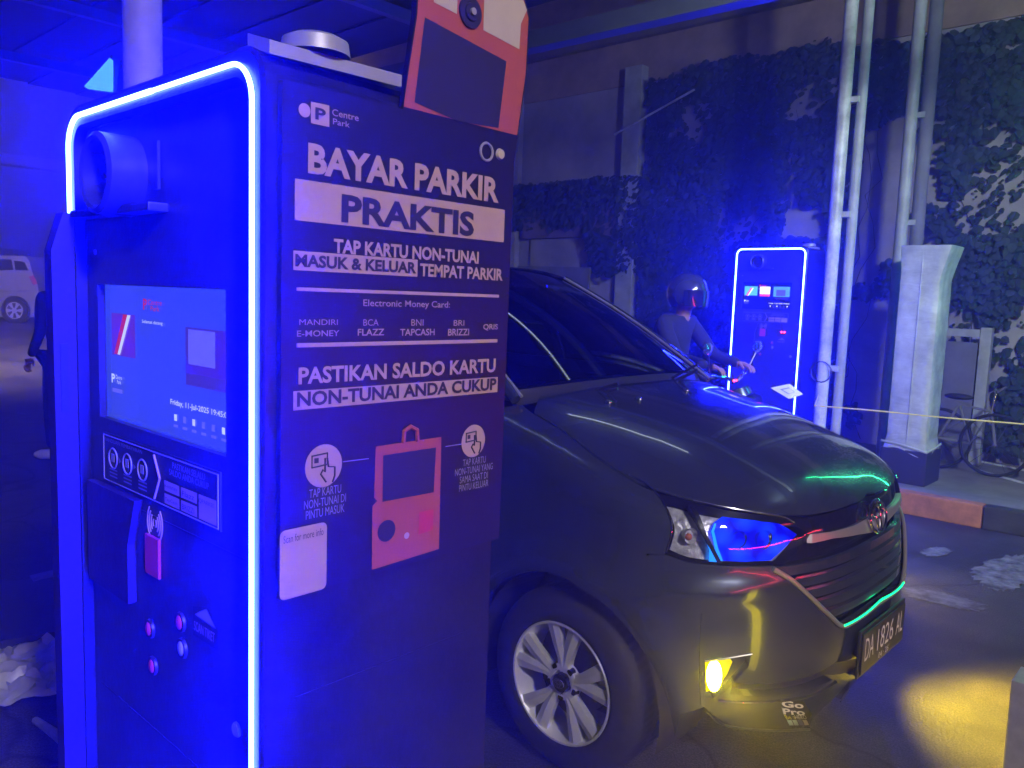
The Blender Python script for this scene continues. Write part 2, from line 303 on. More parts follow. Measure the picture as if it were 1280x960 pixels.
# fan palm leaves left of the pilaster
plant = thing('potted_palm', 'dark palm fronds in front of the pale wall left of the ivy', 'plant', (-7.3, 7.9, 0.165))
st = MB(); fr = MB()
for k in range(16):
    a = rng.uniform(0, 2*pi); L = rng.uniform(.5, .95); h0 = rng.uniform(1.1, 1.7); P = []
    for j in range(8):
        t = j/7; P.append(np.array([-7.3+cos(a)*L*t, 7.9+sin(a)*L*t*.5, h0+0.45*t-0.85*t*t]))
    st.tube([np.array([-7.3, 7.9, 0.5])]+P, 0.008, 5)
    for j in range(1, 8):
        t = P[j]-P[j-1]; t /= np.linalg.norm(t)+1e-9; s_ = np.cross(t, [0, 0, 1.]); s_ /= np.linalg.norm(s_)+1e-9
        for sg in (-1, 1):
            q = P[j]; tip = q+s_*sg*.16+t*.10+np.array([0, 0, -.07]); fr.add([q, q+t*.035, tip], [(0, 1, 2)])
st.tube([(-7.3, 7.9, 0.3), (-7.3, 7.9, 1.5)], [.05, .03], 8)
st.put('stem', Mt['stem'], plant); fr.put('foliage', Mt['leafd'], plant)
b = MB(); b.lathe([(0.0, .165), (.15, .165), (.2, .5), (.22, .5), (.22, .53), (.18, .53), (.17, .5), (0, .5)], (-7.3, 7.9, 0), 'z', 20); b.put('pot', Mt['concrete'], plant, True)
# drooping compound leaf hanging beside the pilaster
hp = MB()
for j in range(7):
    for sg in (-1, 1):
        c = np.array([-6.33+0.035*j, 8.30, 2.42-.085*j]); V_ = [c, c+np.array([sg*.05, -.02, -.03]), c+np.array([sg*.12, 0, -.05]), c+np.array([sg*.11, .01, -.10]), c+np.array([sg*.04, -.01, -.08])]
        hp.add(V_, [(0, 1, 2, 3, 4)])
hp.tube([(-6.40, 8.3, 2.62), (-6.33, 8.3, 2.42), (-6.1, 8.3, 1.85)], .006, 5)
tag(hp.put('hanging_frond', Mt['leafd']), 'dark compound leaf drooping in front of the pilaster of the back wall', 'plant')
# grey board leaning low on the wall
b = MB(); b.prism([(-7.6, 8.2, .165), (-6.35, 8.2, .165), (-6.35, 8.32, 1.95), (-7.6, 8.32, 1.97)], (0, .03, 0)); tag(b.put('grey_board', Mt['grey']), 'dark grey board leaning against the pale wall above the car roof', 'board')
# ------------------------------------------------------------------ canopy over the lane
can = thing('canopy', 'dark sheet canopy over the lane with a pale steel edge beam', 'canopy', (-5, 4.3, 3.3))
b = MB(); b.prism([(-9.5, 4.27, 3.30), (-9.5, 4.39, 3.30), (-9.5, 4.39, 3.42), (-9.5, 4.27, 3.42)], (9.5, 0.25, 0)); b.put('edge_beam', Mt['beam'], can)
y = 4.24
for k in range(7):
    b = MB(); b.box((-9.5, y-0.46, 3.50+0.015*k), (1.0, y, 3.515+0.015*k)); b.put('roof_sheet', Mt['canopy'], can); y -= 0.455
for xx in (-8.2, -6.4, -4.6, -2.8, -1.0):
    b = MB(); b.box((xx, 1.1, 3.42), (xx+.06, 4.26, 3.495)); b.put('rafter', Mt['beam'], can)
for xx, yy in ((-9.3, 4.33), (-9.3, 1.3)):
    b = MB(); b.tube([(xx, yy, 0), (xx, yy, 3.4)], .05, 12); b.put('support_post', Mt['post2'], can, True)
b = MB(); b.tube([on(768, 168, 1, 8.2), on(868, 112, 1, 8.0)], .012, 6); tag(b.put('slanting_cable', Mt['post']), 'thin pale cable slanting in front of the dark ivy left of the far kiosk', 'cable')
# ------------------------------------------------------------------ pipes on the far island
def pipes(name, label, x1, x2, yy, r1, r2, m1, m2, group=None):
    t = thing(name, label, 'pipe post', (x1, yy, .165), group)
    b = MB(); b.tube([(x1, yy, .165), (x1, yy, 5.2)], r1, 20); b.put('pipe', m1, t, True)
    b = MB(); b.tube([(x2, yy+.06, .165), (x2, yy+.06, 5.2)], r2, 18); b.put('pipe', m2, t, True)
    for z in (1.05, 2.3, 3.2): b = MB(); b.box((x1, yy-.01, z-.02), (x2, yy+.06, z+.025)); b.put('bracket', m1, t)
    for z in (1.35, 1.75): b = MB(); b.tube([(x2, yy+.06, z), (x2, yy+.06, z+.012)], r2+.004, 18); b.put('joint_ring', Mt['post2'], t, True)
    return t
t = pipes('pipe_post', 'bright white painted pipe pair rising right beside the far kiosk', -2.62, -2.505, 6.68, .052, .040, Mt['post'], Mt['post2'])
b = MB(); b.tube([(-2.62+.085*cos(a), 6.63+.0*a, 1.02+.085*sin(a)) for a in np.linspace(0, 2*pi, 18)], .006, 6); tag(b.put('wire_loop', Mt['plastic']), 'loop of dark wire tied round the white pipes beside the far kiosk', 'wire')
pipes('pipe_post', 'dull grey pipe pair standing between the white pipes and the wrapped machine', -2.36, -2.25, 7.5, .05, .055, Mt['post2'], Mt['grey'])
# ================================================================== parking kiosk
def face_on(px, py, yy): return on(px, py, 1, yy)
def make_kiosk(name, label, ledm, near=True):
    x0, x1, y0, y1, H = -1.555, -0.905, 0.527, 0.950, 1.845
    t = thing(name, label, 'parking kiosk', ((x0+x1)/2, (y0+y1)/2, 0), 'parking kiosks with blue light outline')
    # cabinet: top corners rounded, front set back inside a frame
    def ring(ins, r, n=7):
        P = [(x0+ins, 0.0)]
        for (cx, cz, a0, a1) in ((x0+ins+r, H-ins-r, pi, pi/2), (x1-ins-r, H-ins-r, pi/2, 0)):
            for k in range(n): a = a0+(a1-a0)*k/(n-1); P.append((cx+r*cos(a), cz+r*sin(a)))
        P.append((x1-ins, 0.0)); return P
    A = ring(0, .05); B = ring(.035, .035); n = len(A)
    V = [(p[0], y1, p[1]) for p in A]+[(p[0], y0+.004, p[1]) for p in A]+[(p[0], y0, p[1]) for p in ring(.006, .046)]+[(p[0], y0, p[1]) for p in B]+[(p[0], y0+.02, p[1]) for p in B]
    Fc = []
    for L in range(4): Fc += [(L*n+i, L*n+i+1, (L+1)*n+i+1, (L+1)*n+i) for i in range(n-1)]
    Fc += [tuple(range(n))]
    obj('cabinet', V, Fc, Mt['kcab'], t)
    # front panel with a window for the screen
    zs0, zs1, xs0, xs1 = 1.315, 1.545, -1.475, -1.030
    fx0, fx1 = x0+.035, x1-.035
    b = MB(); yp = y0+.018
    for (a, c, d, e) in ((fx0, xs0, 0, H-.04), (xs1, fx1, 0, H-.04), (xs0, xs1, 0, zs0), (xs0, xs1, zs1, H-.04)):
        b.box((a, yp, d), (c, yp+.012, e))
    b.put('front_panel', Mt['kblack'], t)
    # seams, screws and lock on the front and side
    for zz in (1.18, .82): b = MB(); b.box((fx0+.03, yp-.0012, zz), (fx1-.008, yp-.0004, zz+.003)); b.put('panel_seam', Mt['kdark'], t)
    for xx, zz in ((fx0+.04, 1.60), (fx1-.02, 1.60), (fx1-.02, 1.20), (fx1-.02, .86), (fx1-.02, .80)): b = MB(); b.lathe([(0, -.0025), (.0045, -.002), (.005, 0)], (xx, yp, zz), 'y', 12); b.put('screw', Mt['silver'], t, True)
    b = MB(); b.lathe([(0, -.004), (.009, -.004), (.011, -.001), (.011, 0)], (fx1-.06, yp, .93), 'y', 16); b.put('lock', Mt['silver'], t, True)
    b = MB(); b.box((x1+.0002, y0+.05, .30), (x1+.0012, y1-.05, .3025)); b.box((x1+.0002, y0+.05, 1.0), (x1+.0012, y1-.05, 1.0025)); b.put('side_seam', Mt['kdark'], t, kind='stuff')
    # LED outline
    lp = ring(.02, .05, 9); L = []
    for k, p in enumerate(lp): L.append((p[0], y0-.003, p[1]))
    L[0] = (L[0][0], L[0][1], .02); L[-1] = (L[-1][0], L[-1][1], .02)
    r_ = .0032 if near else .006
    mid = (x0+x1)/2+.03
    h = len(L)//2
    left = L[:h]+[(mid-.004, L[h][1], H-.02)]; right = [(mid+.004, L[h][1], H-.02)]+L[h:]
    b = MB(); b.tube(left, [r_]+[r_*1.25]*(len(left)-1) if near else r_, 8); b.put('led_strip', ledm, t, True)
    b = MB(); b.tube(right, r_, 8); b.put('led_strip', ledm, t, True)
    # camera cowl with louvres at top
    cx, cz = -1.33, 1.715
    b = MB(); b.box((x0+.045, y0-.012, 1.655), (-1.20, y0+.02, 1.668), .003); b.put('cowl_ledge', Mt['kblack'], t)
    b = MB(); b.lathe([(.062, .03), (.062, -.035), (.055, -.04), (.05, -.036), (.05, .0), (0, .0)], (cx, y0, cz), 'y', 36); b.put('camera_cowl', Mt['kblack'], t, True)
    for k in range(3):
        b = MB(); b.box((cx-.03, y0-.012, cz-.028+.024*k), (cx+.03, y0-.004, cz-.022+.024*k)); b.put('louvre', Mt['kslab'], t)
    b = MB(); b.box((-1.235, y0+.012, 1.69), (-1.222, y0+.0165, 1.76)); b.put('slot', Mt['kdark'], t)
    # left side cheek standing proud of the front
    if near: b = MB(); b.prism([(x0-.006, .532, 0), (x0-.006, .492, 0), (x0-.006, .490, 1.60), (x0-.006, .510, 1.665), (x0-.006, .532, 1.665)], (.035, 0, 0)); b.put('side_cheek', Mt['kslab'], t)
    if near: b = MB(); b.box((x0+.029, .500, 1.32), (x0+.031, .512, 1.44)); b.put('handle_slot', Mt['kdark'], t)
    # screen behind its window
    ysn = y0+.034
    scr = MB(); scr.box((xs0-.01, ysn, zs0-.01), (xs1+.01, ysn+.01, zs1+.01)); s_ = scr.put('screen', Mt['scr'], t)
    def q(nm, a, c, d, e, m, par=s_, dy=.0012): bb = MB(); bb.add([(a, ysn-dy, d), (c, ysn-dy, d), (c, ysn-dy, e), (a, ysn-dy, e)], [(0, 1, 2, 3)]); return bb.put(nm, m, par)
    if near: q('camera_picture', xs0+.02, xs0+.115, 1.425, 1.497, Mt['pic1']); q('camera_picture', xs1-.150, xs1-.02, 1.40, 1.487, Mt['pic2'])
    else: q('camera_picture', xs0+.015, xs0+.135, 1.43, 1.51, Mt['pic1']); q('camera_picture', xs1-.165, xs1-.02, 1.425, 1.51, Mt['pic2'])
    bb = MB(); bb.prism([(xs0+.045, ysn-.002, 1.427), (xs0+.055, ysn-.002, 1.427), (xs0+.100, ysn-.002, 1.496), (xs0+.088, ysn-.002, 1.496)], (0, -.0002, 0)); bb.put('picture_bar', Mt['picw'], s_)
    bb = MB(); bb.prism([(xs0+.030, ysn-.0017, 1.427), (xs0+.046, ysn-.0017, 1.427), (xs0+.089, ysn-.0017, 1.496), (xs0+.07, ysn-.0017, 1.496)], (0, -.0002, 0)); bb.put('picture_bar', Mt['picr'], s_)
    q('picture_panel', xs1-.140, xs1-.058, 1.432, 1.484, Mt['picp'], s_, .0018); q('picture_floor', xs1-.146, xs1-.03, 1.402, 1.418, Mt['picd'], s_, .0018)
    if not near: q('ticket_picture', -1.318, -1.225, 1.445, 1.508, Mt['picw']); q('ticket_footer', -1.318, -1.225, 1.425, 1.443, Mt['picr'])
    ex = lambda wdt: (wdt, 0, 0); ez = lambda hh: (0, 0, hh)
    def tx(nm, body, xx, zz, wdt, hh, m, par=s_, bold=0.0, yy=None): return text3(nm, body, (xx, (ysn if yy is None else yy)-.0022, zz), ex(wdt), ez(hh), m, par, bold)
    tx('screen_logo', 'P', xs0+.150, 1.507, .014, .018, Mt['picr'], bold=.03); tx('screen_words', 'Centre\nPark', xs0+.168, 1.506, .05, .018, Mt['picr'])
    tx('screen_words', 'Selamat datang', xs0+.145, 1.484, .075, .007, Mt['picw']); tx('screen_logo', 'P', xs0+.018, 1.376, .014, .016, Mt['picw'], bold=.03)
    tx('screen_words', 'Centre\nPark', xs0+.036, 1.376, .026, .015, Mt['picw']); q('screen_button', xs0+.018, xs0+.060, 1.360, 1.367, Mt['picp'])
    tx('screen_clock', 'Friday, 11-Jul-2025 19:45:02', xs0+.245, 1.362, .185, .011, Mt['picw'], bold=.012)
    for k in range(6): q('screen_icon', xs0+.255+.03*k, xs0+.264+.03*k, 1.340, 1.350, Mt['picw'] if k in (0, 2, 5) else Mt['picp']); q('screen_caption', xs0+.253+.03*k, xs0+.268+.03*k, 1.330, 1.334, Mt['picp'])
    # instruction plate under the screen
    lx0, lx1, lz0, lz1 = -1.452, -1.040, 1.206, 1.292
    b = MB(); b.box((lx0, yp-.004, lz0), (lx1, yp-.0005, lz1), .0015); pl = b.put('instruction_plate', Mt['kdark'], t)
    yl = yp-.0045
    def ql(nm, a, c, d, e, m): bb = MB(); bb.add([(a, yl-.0006, d), (c, yl-.0006, d), (c, yl-.0006, e), (a, yl-.0006, e)], [(0, 1, 2, 3)]); return bb.put(nm, m, pl)
    b = MB(); b.tube([(lx0+.004, yl, lz0+.004), (lx1-.004, yl, lz0+.004), (lx1-.004, yl, lz1-.004), (lx0+.004, yl, lz1-.004)], .0009, 5, closed=True); b.put('plate_border', Mt['greyp'], pl)
    for k in range(3):
        c = (lx0+.045+.058*k, yl-.0008, 1.252); b = MB(); b.tube([(c[0]+.017*cos(a), c[1], c[2]+.017*sin(a)) for a in np.linspace(0, 2*pi, 25)[:-1]], .0013, 5, closed=True)
        b.box((c[0]-.006, c[1]-.001, c[2]-.006), (c[0]+.006, c[1], c[2]+.008)); b.put('step_icon', Mt['greyp'], pl)
        if k < 2: b = MB(); b.add([(c[0]+.024, c[1], c[2]-.005), (c[0]+.034, c[1], c[2]), (c[0]+.024, c[1], c[2]+.005)], [(0, 1, 2)]); b.put('step_arrow', Mt['greyp'], pl)
        for j in range(3): ql('step_caption', c[0]-.016, c[0]+.016, 1.219+.006*j, 1.2215+.006*j, Mt['greyp'])
    tx('plate_title', 'PANDUAN PEMBAYARAN', lx0+.012, 1.278, .15, .006, Mt['greyp'], pl, 0, yl+.001)
    b = MB(); b.tube([(lx0+.205, yl-.001, 1.284), (lx0+.225, yl-.001, 1.25), (lx0+.205, yl-.001, 1.214)], .0018, 6); b.put('chevron', Mt['tprint'], pl)
    tx('plate_words', 'PASTIKAN SELALU\nSALDO ANDA CUKUP', lx0+.258, 1.262, .125, .021, Mt['greyp'], pl, 0, yl+.001)
    for a, d in ((lx0+.240, 1.234), (lx0+.240, 1.214), (lx0+.296, 1.234), (lx0+.296, 1.214)): ql('card_logo_tile', a, a+.05, d, d+.016, Mt['tprint'])
    tx('card_logo', 'e-money', lx0+.244, 1.238, .042, .007, Mt['tdark'], pl, 0, yl+.0002); tx('card_logo', 'Flazz', lx0+.302, 1.238, .038, .008, Mt['tdark'], pl, 0, yl+.0002)
    tx('card_logo', 'TapCash', lx0+.244, 1.218, .042, .007, Mt['tdark'], pl, 0, yl+.0002); tx('card_logo', 'BRIZZI', lx0+.302, 1.218, .038, .008, Mt['tdark'], pl, 0, yl+.0002)
    ql('card_logo_tile', lx0+.352, lx0+.404, 1.214, 1.250, Mt['tprint']); tx('card_logo', 'QPARKEE', lx0+.355, 1.238, .045, .007, Mt['tdark'], pl, 0, yl+.0002)
    # card reader bezel and stickers
    b = MB(); b.prism([(-1.50, yp-.001, 1.20), (-1.30, yp-.001, 1.20), (-1.33, yp-.001, 1.12), (-1.33, yp-.001, 1.02), (-1.50, yp-.001, 1.02)], (0, -.014, 0)); rd = b.put('card_reader', Mt['kslab'], t)
    def sticker(nm, body, xx, zz, wdt, hh):
        b = MB(); b.add([(xx, yp-.003, zz), (xx+wdt, yp-.003, zz), (xx+wdt, yp-.003, zz+hh*.62), (xx+wdt*.62, yp-.003, zz+hh), (xx, yp-.003, zz+hh*.8)], [(0, 1, 2, 3, 4)]); o = b.put(nm, Mt['kdark'], t)
        b = MB(); b.add([(xx+wdt*.1, yp-.004, zz+hh*.62), (xx+wdt*.95, yp-.004, zz+hh*.58), (xx+wdt*.58, yp-.004, zz+hh*.96)], [(0, 1, 2)]); b.put('arrow_mark', Mt['greyp'], o)
        text3('sticker_words', body, (xx+wdt*.08, yp-.0045, zz+hh*.18), (wdt*.84, 0, 0), (0, 0, hh*.26), Mt['tprint'], o)
    sticker('scan_sticker', 'SCAN TIKET', -1.125, 1.03, .075, .055)
    sticker('card_sticker', 'TIKET', -1.405, 1.13, .06, .05)
    b = MB()
    for k in range(4):
        for sg in (-1, 1): b.tube([(-1.255+sg*(.006+.007*k)*cos(a), yp-.002, 1.172+(.008+.008*k)*sin(a)) for a in np.linspace(-.8, .8, 7)], .0011, 5)
    b.put('contactless_mark', Mt['tprint'], t)
    b = MB(); b.box((-1.285, yp-.006, 1.085), (-1.235, yp-.001, 1.15), .002); b.put('card_tap_pad', Mt['redp'], t)
    for xx, zz, m in ((-1.17, 1.035, Mt['redp']), (-1.165, .995, Mt['greyp']), (-1.28, .99, Mt['redp']), (-1.27, .93, Mt['redp'])):
        b = MB(); b.sphere((xx, yp-.003, zz), .009, 14, 8, (1, .5, 1.3)); bt = b.put('button', m, t, True); b = MB(); b.lathe([(.011, -.004), (.015, -.004), (.016, 0)], (xx, yp, zz), 'y', 20); b.put('button_ring', Mt['kslab'], bt, True)
    if not near:
        for xx in (-1.09, -1.065): b = MB(); b.sphere((xx, yp-.004, 1.13), .007, 10, 6); b.put('red_indicator', Mt['redled'], t, True)
    # roof trim on the poster side and low dome on top
    b = MB(); b.prism([(x1+.001, .535, H-.016), (x1+.014, .728, H-.017), (x1-.05, .728, H+.001), (x1-.05, .535, H+.001)], (0, 0, .016)); b.put('roof_trim', Mt['silver'], t)
    b = MB(); b.lathe([(0, .024), (.030, .024), (.042, .018), (.045, 0)], (-.928, .615, H+.003), 'z', 28); b.put('roof_dome', Mt['silver'], t, True)
    return t
def scrmat():
    m = mat('screen_blue', (0.01, 0.01, 0.02), 0.15, emit=(0.035, 0.06, 0.50), estr=1.0)
    return m
Mt['scr'] = scrmat(); Mt['pic1'] = mat('picture_dusk', (.02, .02, .03), .2, emit=(.09, .02, .30), estr=1.0); Mt['pic2'] = mat('picture_night', (.02, .02, .03), .2, emit=(.05, .02, .28), estr=1.0)
Mt['picw'] = glow('screen_white', (.55, .62, 1.0)); Mt['picr'] = glow('screen_red', (.42, .02, .12)); Mt['picp'] = glow('screen_lilac', (.12, .12, .75)); Mt['picd'] = glow('screen_dark', (.05, .03, .22))
Mt['redled'] = glow('red_led', (30, .5, 1.2))
k1 = make_kiosk('parking_kiosk', 'big near parking kiosk with bright blue outline and a poster on its side', Mt['led'], True)
# second kiosk: same machine, brighter screen contents
Mt['pic1'] = glow('camera_view_teal', (.16, .75, .95)); Mt['pic2'] = glow('camera_view_blue', (.14, .5, 1.1)); Mt['scr'] = mat('screen_navy', (.01, .01, .02), .15, emit=(.0, .0, .12), estr=1)
Mt['picw'] = glow('screen_white_bright', (1.6, 1.7, 1.8)); Mt['picr'] = glow('screen_red_bright', (1.3, .08, .3))
k2 = make_kiosk('parking_kiosk', 'far parking kiosk glowing blue on the island behind the car bonnet', Mt['ledfar'], False)
K2 = Vector((-1.862, 6.02, 0.20)); k2.location = k2.location+K2
b = MB(); b.box((-1.555-1.862-.03, 6.53, .166), (-.905-1.862+.03, 7.02, .199), .004); tag(b.put('kiosk_plinth', Mt['wrapbase']), 'low dark plinth under the far glowing kiosk', 'plinth')
# ------------------------------------------------------------------ poster board on the near kiosk's side (x = const plane)
PX = -0.893
def PP(px, py, d=0.0): p = on(px, py, 0, PX); return np.array([PX+d, p[1], p[2]])
board = thing('poster_board', 'dark payment poster board with machine picture fixed to the near kiosk side', 'poster', (PX, .75, 1.5))
out = [(.546, 1.149), (.546, 1.800), (.733, 1.800), (.738, 1.84), (.752, 1.93), (.757, 2.025)]
for a in np.linspace(pi/2, 0, 6): out.append((.940+.045*cos(a), 1.980+.045*sin(a)))
out += [(.983, 1.90), (.970, 1.82), (.961, 1.76), (.956, 1.149)]
b = MB(); b.prism([(PX-.010, p[0], p[1]) for p in out], (.010, 0, 0)); b.put('board', Mt['vinyl'], board)
def quad(name, a, c, m, d=.0012, par=board):   # a, c: photo corners top-left and bottom-right
    A = PP(*a); B = PP(*c); bb = MB(); bb.add([(PX+d, A[1], B[2]), (PX+d, B[1], B[2]), (PX+d, B[1], A[2]), (PX+d, A[1], A[2])], [(0, 1, 2, 3)]); return bb.put(name, m, par)
def poly(name, pts, m, d=.0012, par=board, raw=False):
    V = [(PX+d, p[0], p[1]) if raw else PP(*p, d) for p in pts]; bb = MB(); bb.add(V, [tuple(range(len(V)))]); return bb.put(name, m, par)
def ptext(name, body, a, c, m, bold=0.0, d=.0022, par=board):
    A = PP(*a); B = PP(*c); return text3(name, body, (PX+d, A[1], B[2]), (0, B[1]-A[1], 0), (0, 0, A[2]-B[2]), m, par, bold)
# generic machine picture (head of the cut-out)
poly('machine_picture', [(.733, 1.803), (.742, 1.86), (.754, 1.93), (.757, 2.021), (.94, 2.021), (.968, 2.012), (.981, 1.985), (.979, 1.90), (.964, 1.803)], Mt['orange'], .0012, raw=True)
poly('machine_picture_top', [PP(603, 38)[1:], PP(648, 62)[1:], PP(650, 30)[1:], (.976, 1.996), (.966, 2.009), (.94, 2.018), (PP(604, 5)[1], 2.018)], Mt['cream'], .0020, raw=True)
poly('machine_picture_top', [PP(541, 3)[1:], PP(570, 18)[1:], (PP(571, 5)[1], 2.018), (PP(541, 5)[1], 2.018)], Mt['cream'], .0020, raw=True)
poly('machine_picture_screen', [PP(530, 22)[1:], PP(632, 77)[1:], PP(622, 160)[1:], PP(572, 152)[1:], PP(517, 128)[1:]], Mt['tdark'], .0020, raw=True)
c = PP(586, 16); mb_ = MB(); mb_.lathe([(.0, .006), (.012, .006), (.013, .003), (.022, .003), (.022, 0)], (PX+.002, c[1], c[2]), 'x', 28); mb_.put('machine_picture_lens', Mt['tdark'], board, True)
mb_ = MB(); mb_.lathe([(.0, .0095), (.005, .0095), (.005, .006)], (PX+.002, c[1], c[2]), 'x', 20); mb_.put('machine_picture_lens', Mt['greyp'], board, True)
# logo
poly('logo_puzzle', [PP(388, 127)[1:], PP(411, 132)[1:], PP(411, 159)[1:], PP(388, 154)[1:]], Mt['tprint'], .0012, raw=True)
cc = PP(380, 138); mb_ = MB(); mb_.lathe([(0, .0012), (.0085, .0012)], (PX, cc[1], cc[2]), 'x', 20); mb_.put('logo_puzzle', Mt['tprint'], board)
ptext('logo_letter', 'P', (393, 134), (406, 152), Mt['tdark'], .03); ptext('logo_words', 'Centre', (414, 136), (447, 152), Mt['tprint'], .005); ptext('logo_words', 'Park', (415, 148), (436, 160), Mt['tprint'], .005)
ptext('headline', 'BAYAR PARKIR', (384, 178), (622, 254), Mt['tprint'], .038)
quad('headline_bar', (368, 223), (629, 303), Mt['tprint']); ptext('headline', 'PRAKTIS', (426, 242), (591, 296), Mt['tdark'], .035)
ptext('subline', 'TAP KARTU NON-TUNAI', (416, 298), (597, 330), Mt['tprint'], .035)
quad('subline_bar', (366, 313), (521, 346), Mt['tprint']); ptext('subline', 'MASUK & KELUAR', (368, 317), (519, 342), Mt['tdark'], .035); ptext('subline', 'TEMPAT PARKIR', (524, 329), (627, 351), Mt['tprint'], .03)
quad('rule', (370, 359), (623, 372), Mt['tprint'])
A = PP(370, 432)
quad('rule', (370, 429), (621, 428.0), Mt['tprint'], .0013)
ptext('card_names', 'Electronic Money Card:', (453, 374), (561, 387), Mt['tprint'], .005)
for body, a, c_, bo in (('MANDIRI', (373, 399), (421, 406), 0), ('E-MONEY', (370, 413), (423, 420), .01), ('BCA', (453, 399), (472, 407), 0), ('FLAZZ', (446, 411), (479, 419), .015), ('BNI', (513, 399), (528, 407), 0),
                       ('TAPCASH', (499, 411), (542, 419), .015), ('BRI', (566, 400), (579, 407), 0), ('BRIZZI', (559, 411), (585, 419), .015), ('QRIS', (603, 405), (621, 413), .015)): ptext('card_names', body, a, c_, Mt['tprint'], bo)
ptext('reminder', 'PASTIKAN SALDO KARTU', (372, 459), (618, 465), Mt['tprint'], .03)
quad('reminder_bar', (366, 489), (621, 490), Mt['tprint']); ptext('reminder', 'NON-TUNAI ANDA CUKUP', (370, 490), (619, 487), Mt['tdark'], .03, .0024)
# lower machine picture
def ppoly(nm, pts, m, d=.0012): return poly(nm, [PP(*p)[1:] for p in pts], m, d, raw=True)
ppoly('machine_drawing', [(469, 558), (551, 546), (548, 686), (464, 712), (465, 632), (471, 626), (467, 622)], Mt['orange'])
ppoly('machine_drawing_screen', [(478, 569), (544, 559), (541, 615), (477, 627)], Mt['tdark'], .0020)
ppoly('machine_drawing_slot', [(523, 640), (541, 636), (540, 662), (522, 668)], Mt['redp'], .0020)
mb_ = MB(); pa = [PP(503, 553, .002), PP(504, 539, .002), PP(512, 533, .002), PP(520, 537, .002), PP(521, 551, .002)]; mb_.tube(pa, .0035, 6); mb_.put('machine_drawing_handle', Mt['orange'], board, True)
cc = PP(482, 663); mb_ = MB(); mb_.lathe([(0, .0026), (.016, .0026), (.016, .002)], (PX, cc[1], cc[2]), 'x', 20); mb_.put('machine_drawing_badge', Mt['tdark'], board)
cc = PP(507, 669); mb_ = MB(); mb_.lathe([(0, .0026), (.005, .0026)], (PX, cc[1], cc[2]), 'x', 14); mb_.put('machine_drawing_button', Mt['cream'], board)
for (px, py, rr) in ((404, 582, .029), (591, 551, .026)):
    cc = PP(px, py); mb_ = MB(); mb_.lathe([(0, .0014), (rr, .0014)], (PX, cc[1], cc[2]), 'x', 32); ic = mb_.put('tap_icon', Mt['tprint'], board)
    y_, z_ = cc[1], cc[2]; s = rr/.034
    mb_ = MB(); mb_.tube([(PX+.0022, y_+a*s, z_+c_*s) for a, c_ in ((-.022, .018), (.006, .020), (.006, .002), (-.022, .000))], .0012, 5, closed=True); mb_.put('card_outline', Mt['tdark'], ic)
    mb_ = MB(); mb_.tube([(PX+.0022, y_+a*s, z_+c_*s) for a, c_ in ((.004, -.026), (-.006, -.012), (-.002, -.006), (.002, -.010), (.002, .012), (.006, .012), (.008, -.002), (.020, -.004), (.020, -.018), (.016, -.028))], .0012, 5); mb_.put('hand_outline', Mt['tdark'], ic)
    mb_ = MB(); mb_.add([(PX+.0022, y_-.018*s, z_+.006*s), (PX+.0022, y_-.010*s, z_+.006*s), (PX+.0022, y_-.010*s, z_+.014*s), (PX+.0022, y_-.018*s, z_+.014*s)], [(0, 1, 2, 3)]); mb_.put('card_chip', Mt['tdark'], ic)
ptext('tap_words', 'TAP KARTU\nNON-TUNAI DI\nPINTU MASUK', (379, 613), (431, 639), Mt['greyp']); ptext('tap_words', 'TAP KARTU\nNON-TUNAI YANG\nSAMA SAAT DI\nPINTU KELUAR', (568, 576), (614, 606), Mt['greyp'])
mb_ = MB(); mb_.tube([PP(428, 577, .0015), PP(460, 573, .0015)], .0008, 5); mb_.put('pointer_line', Mt['greyp'], board); mb_ = MB(); mb_.tube([PP(556, 558, .0015), PP(576, 555, .0015)], .0008, 5); mb_.put('pointer_line', Mt['greyp'], board)
# blank white card where the photo has a scan code, with its caption
A = PP(349, 664); B = PP(407, 735); cardp = []
for (cy, cz, a0) in ((A[1]+.008, A[2]-.008, pi/2), (B[1]-.008, A[2]-.008, 0), (B[1]-.008, B[2]+.008, -pi/2), (A[1]+.008, B[2]+.008, -pi)):
    for a in np.linspace(0, pi/2, 5): cardp.append((cy+.008*cos(a0+pi/2-a), cz+.008*sin(a0+pi/2-a)))
poly('info_card', cardp, Mt['tprint'], .0016, raw=True)
ptext('info_card_words', 'Scan for more info', (353, 670), (403, 668), Mt['tdark'], 0, .0026)
# sensor buttons near the right edge
for (px, py, rr, m) in ((607, 190, .013, Mt['greyp']), (624, 193, .009, Mt['cream'])):
    cc = PP(px, py); mb_ = MB()
    if m is Mt['greyp']: mb_.tube([(PX+.002, cc[1]+rr*cos(a), cc[2]+rr*sin(a)) for a in np.linspace(0, 2*pi, 24)[:-1]], .0022, 6, closed=True)
    else: mb_.lathe([(0, .006), (rr*.8, .005), (rr, .001)], (PX, cc[1], cc[2]), 'x', 20)
    mb_.put('seal_mark', m, board, True)
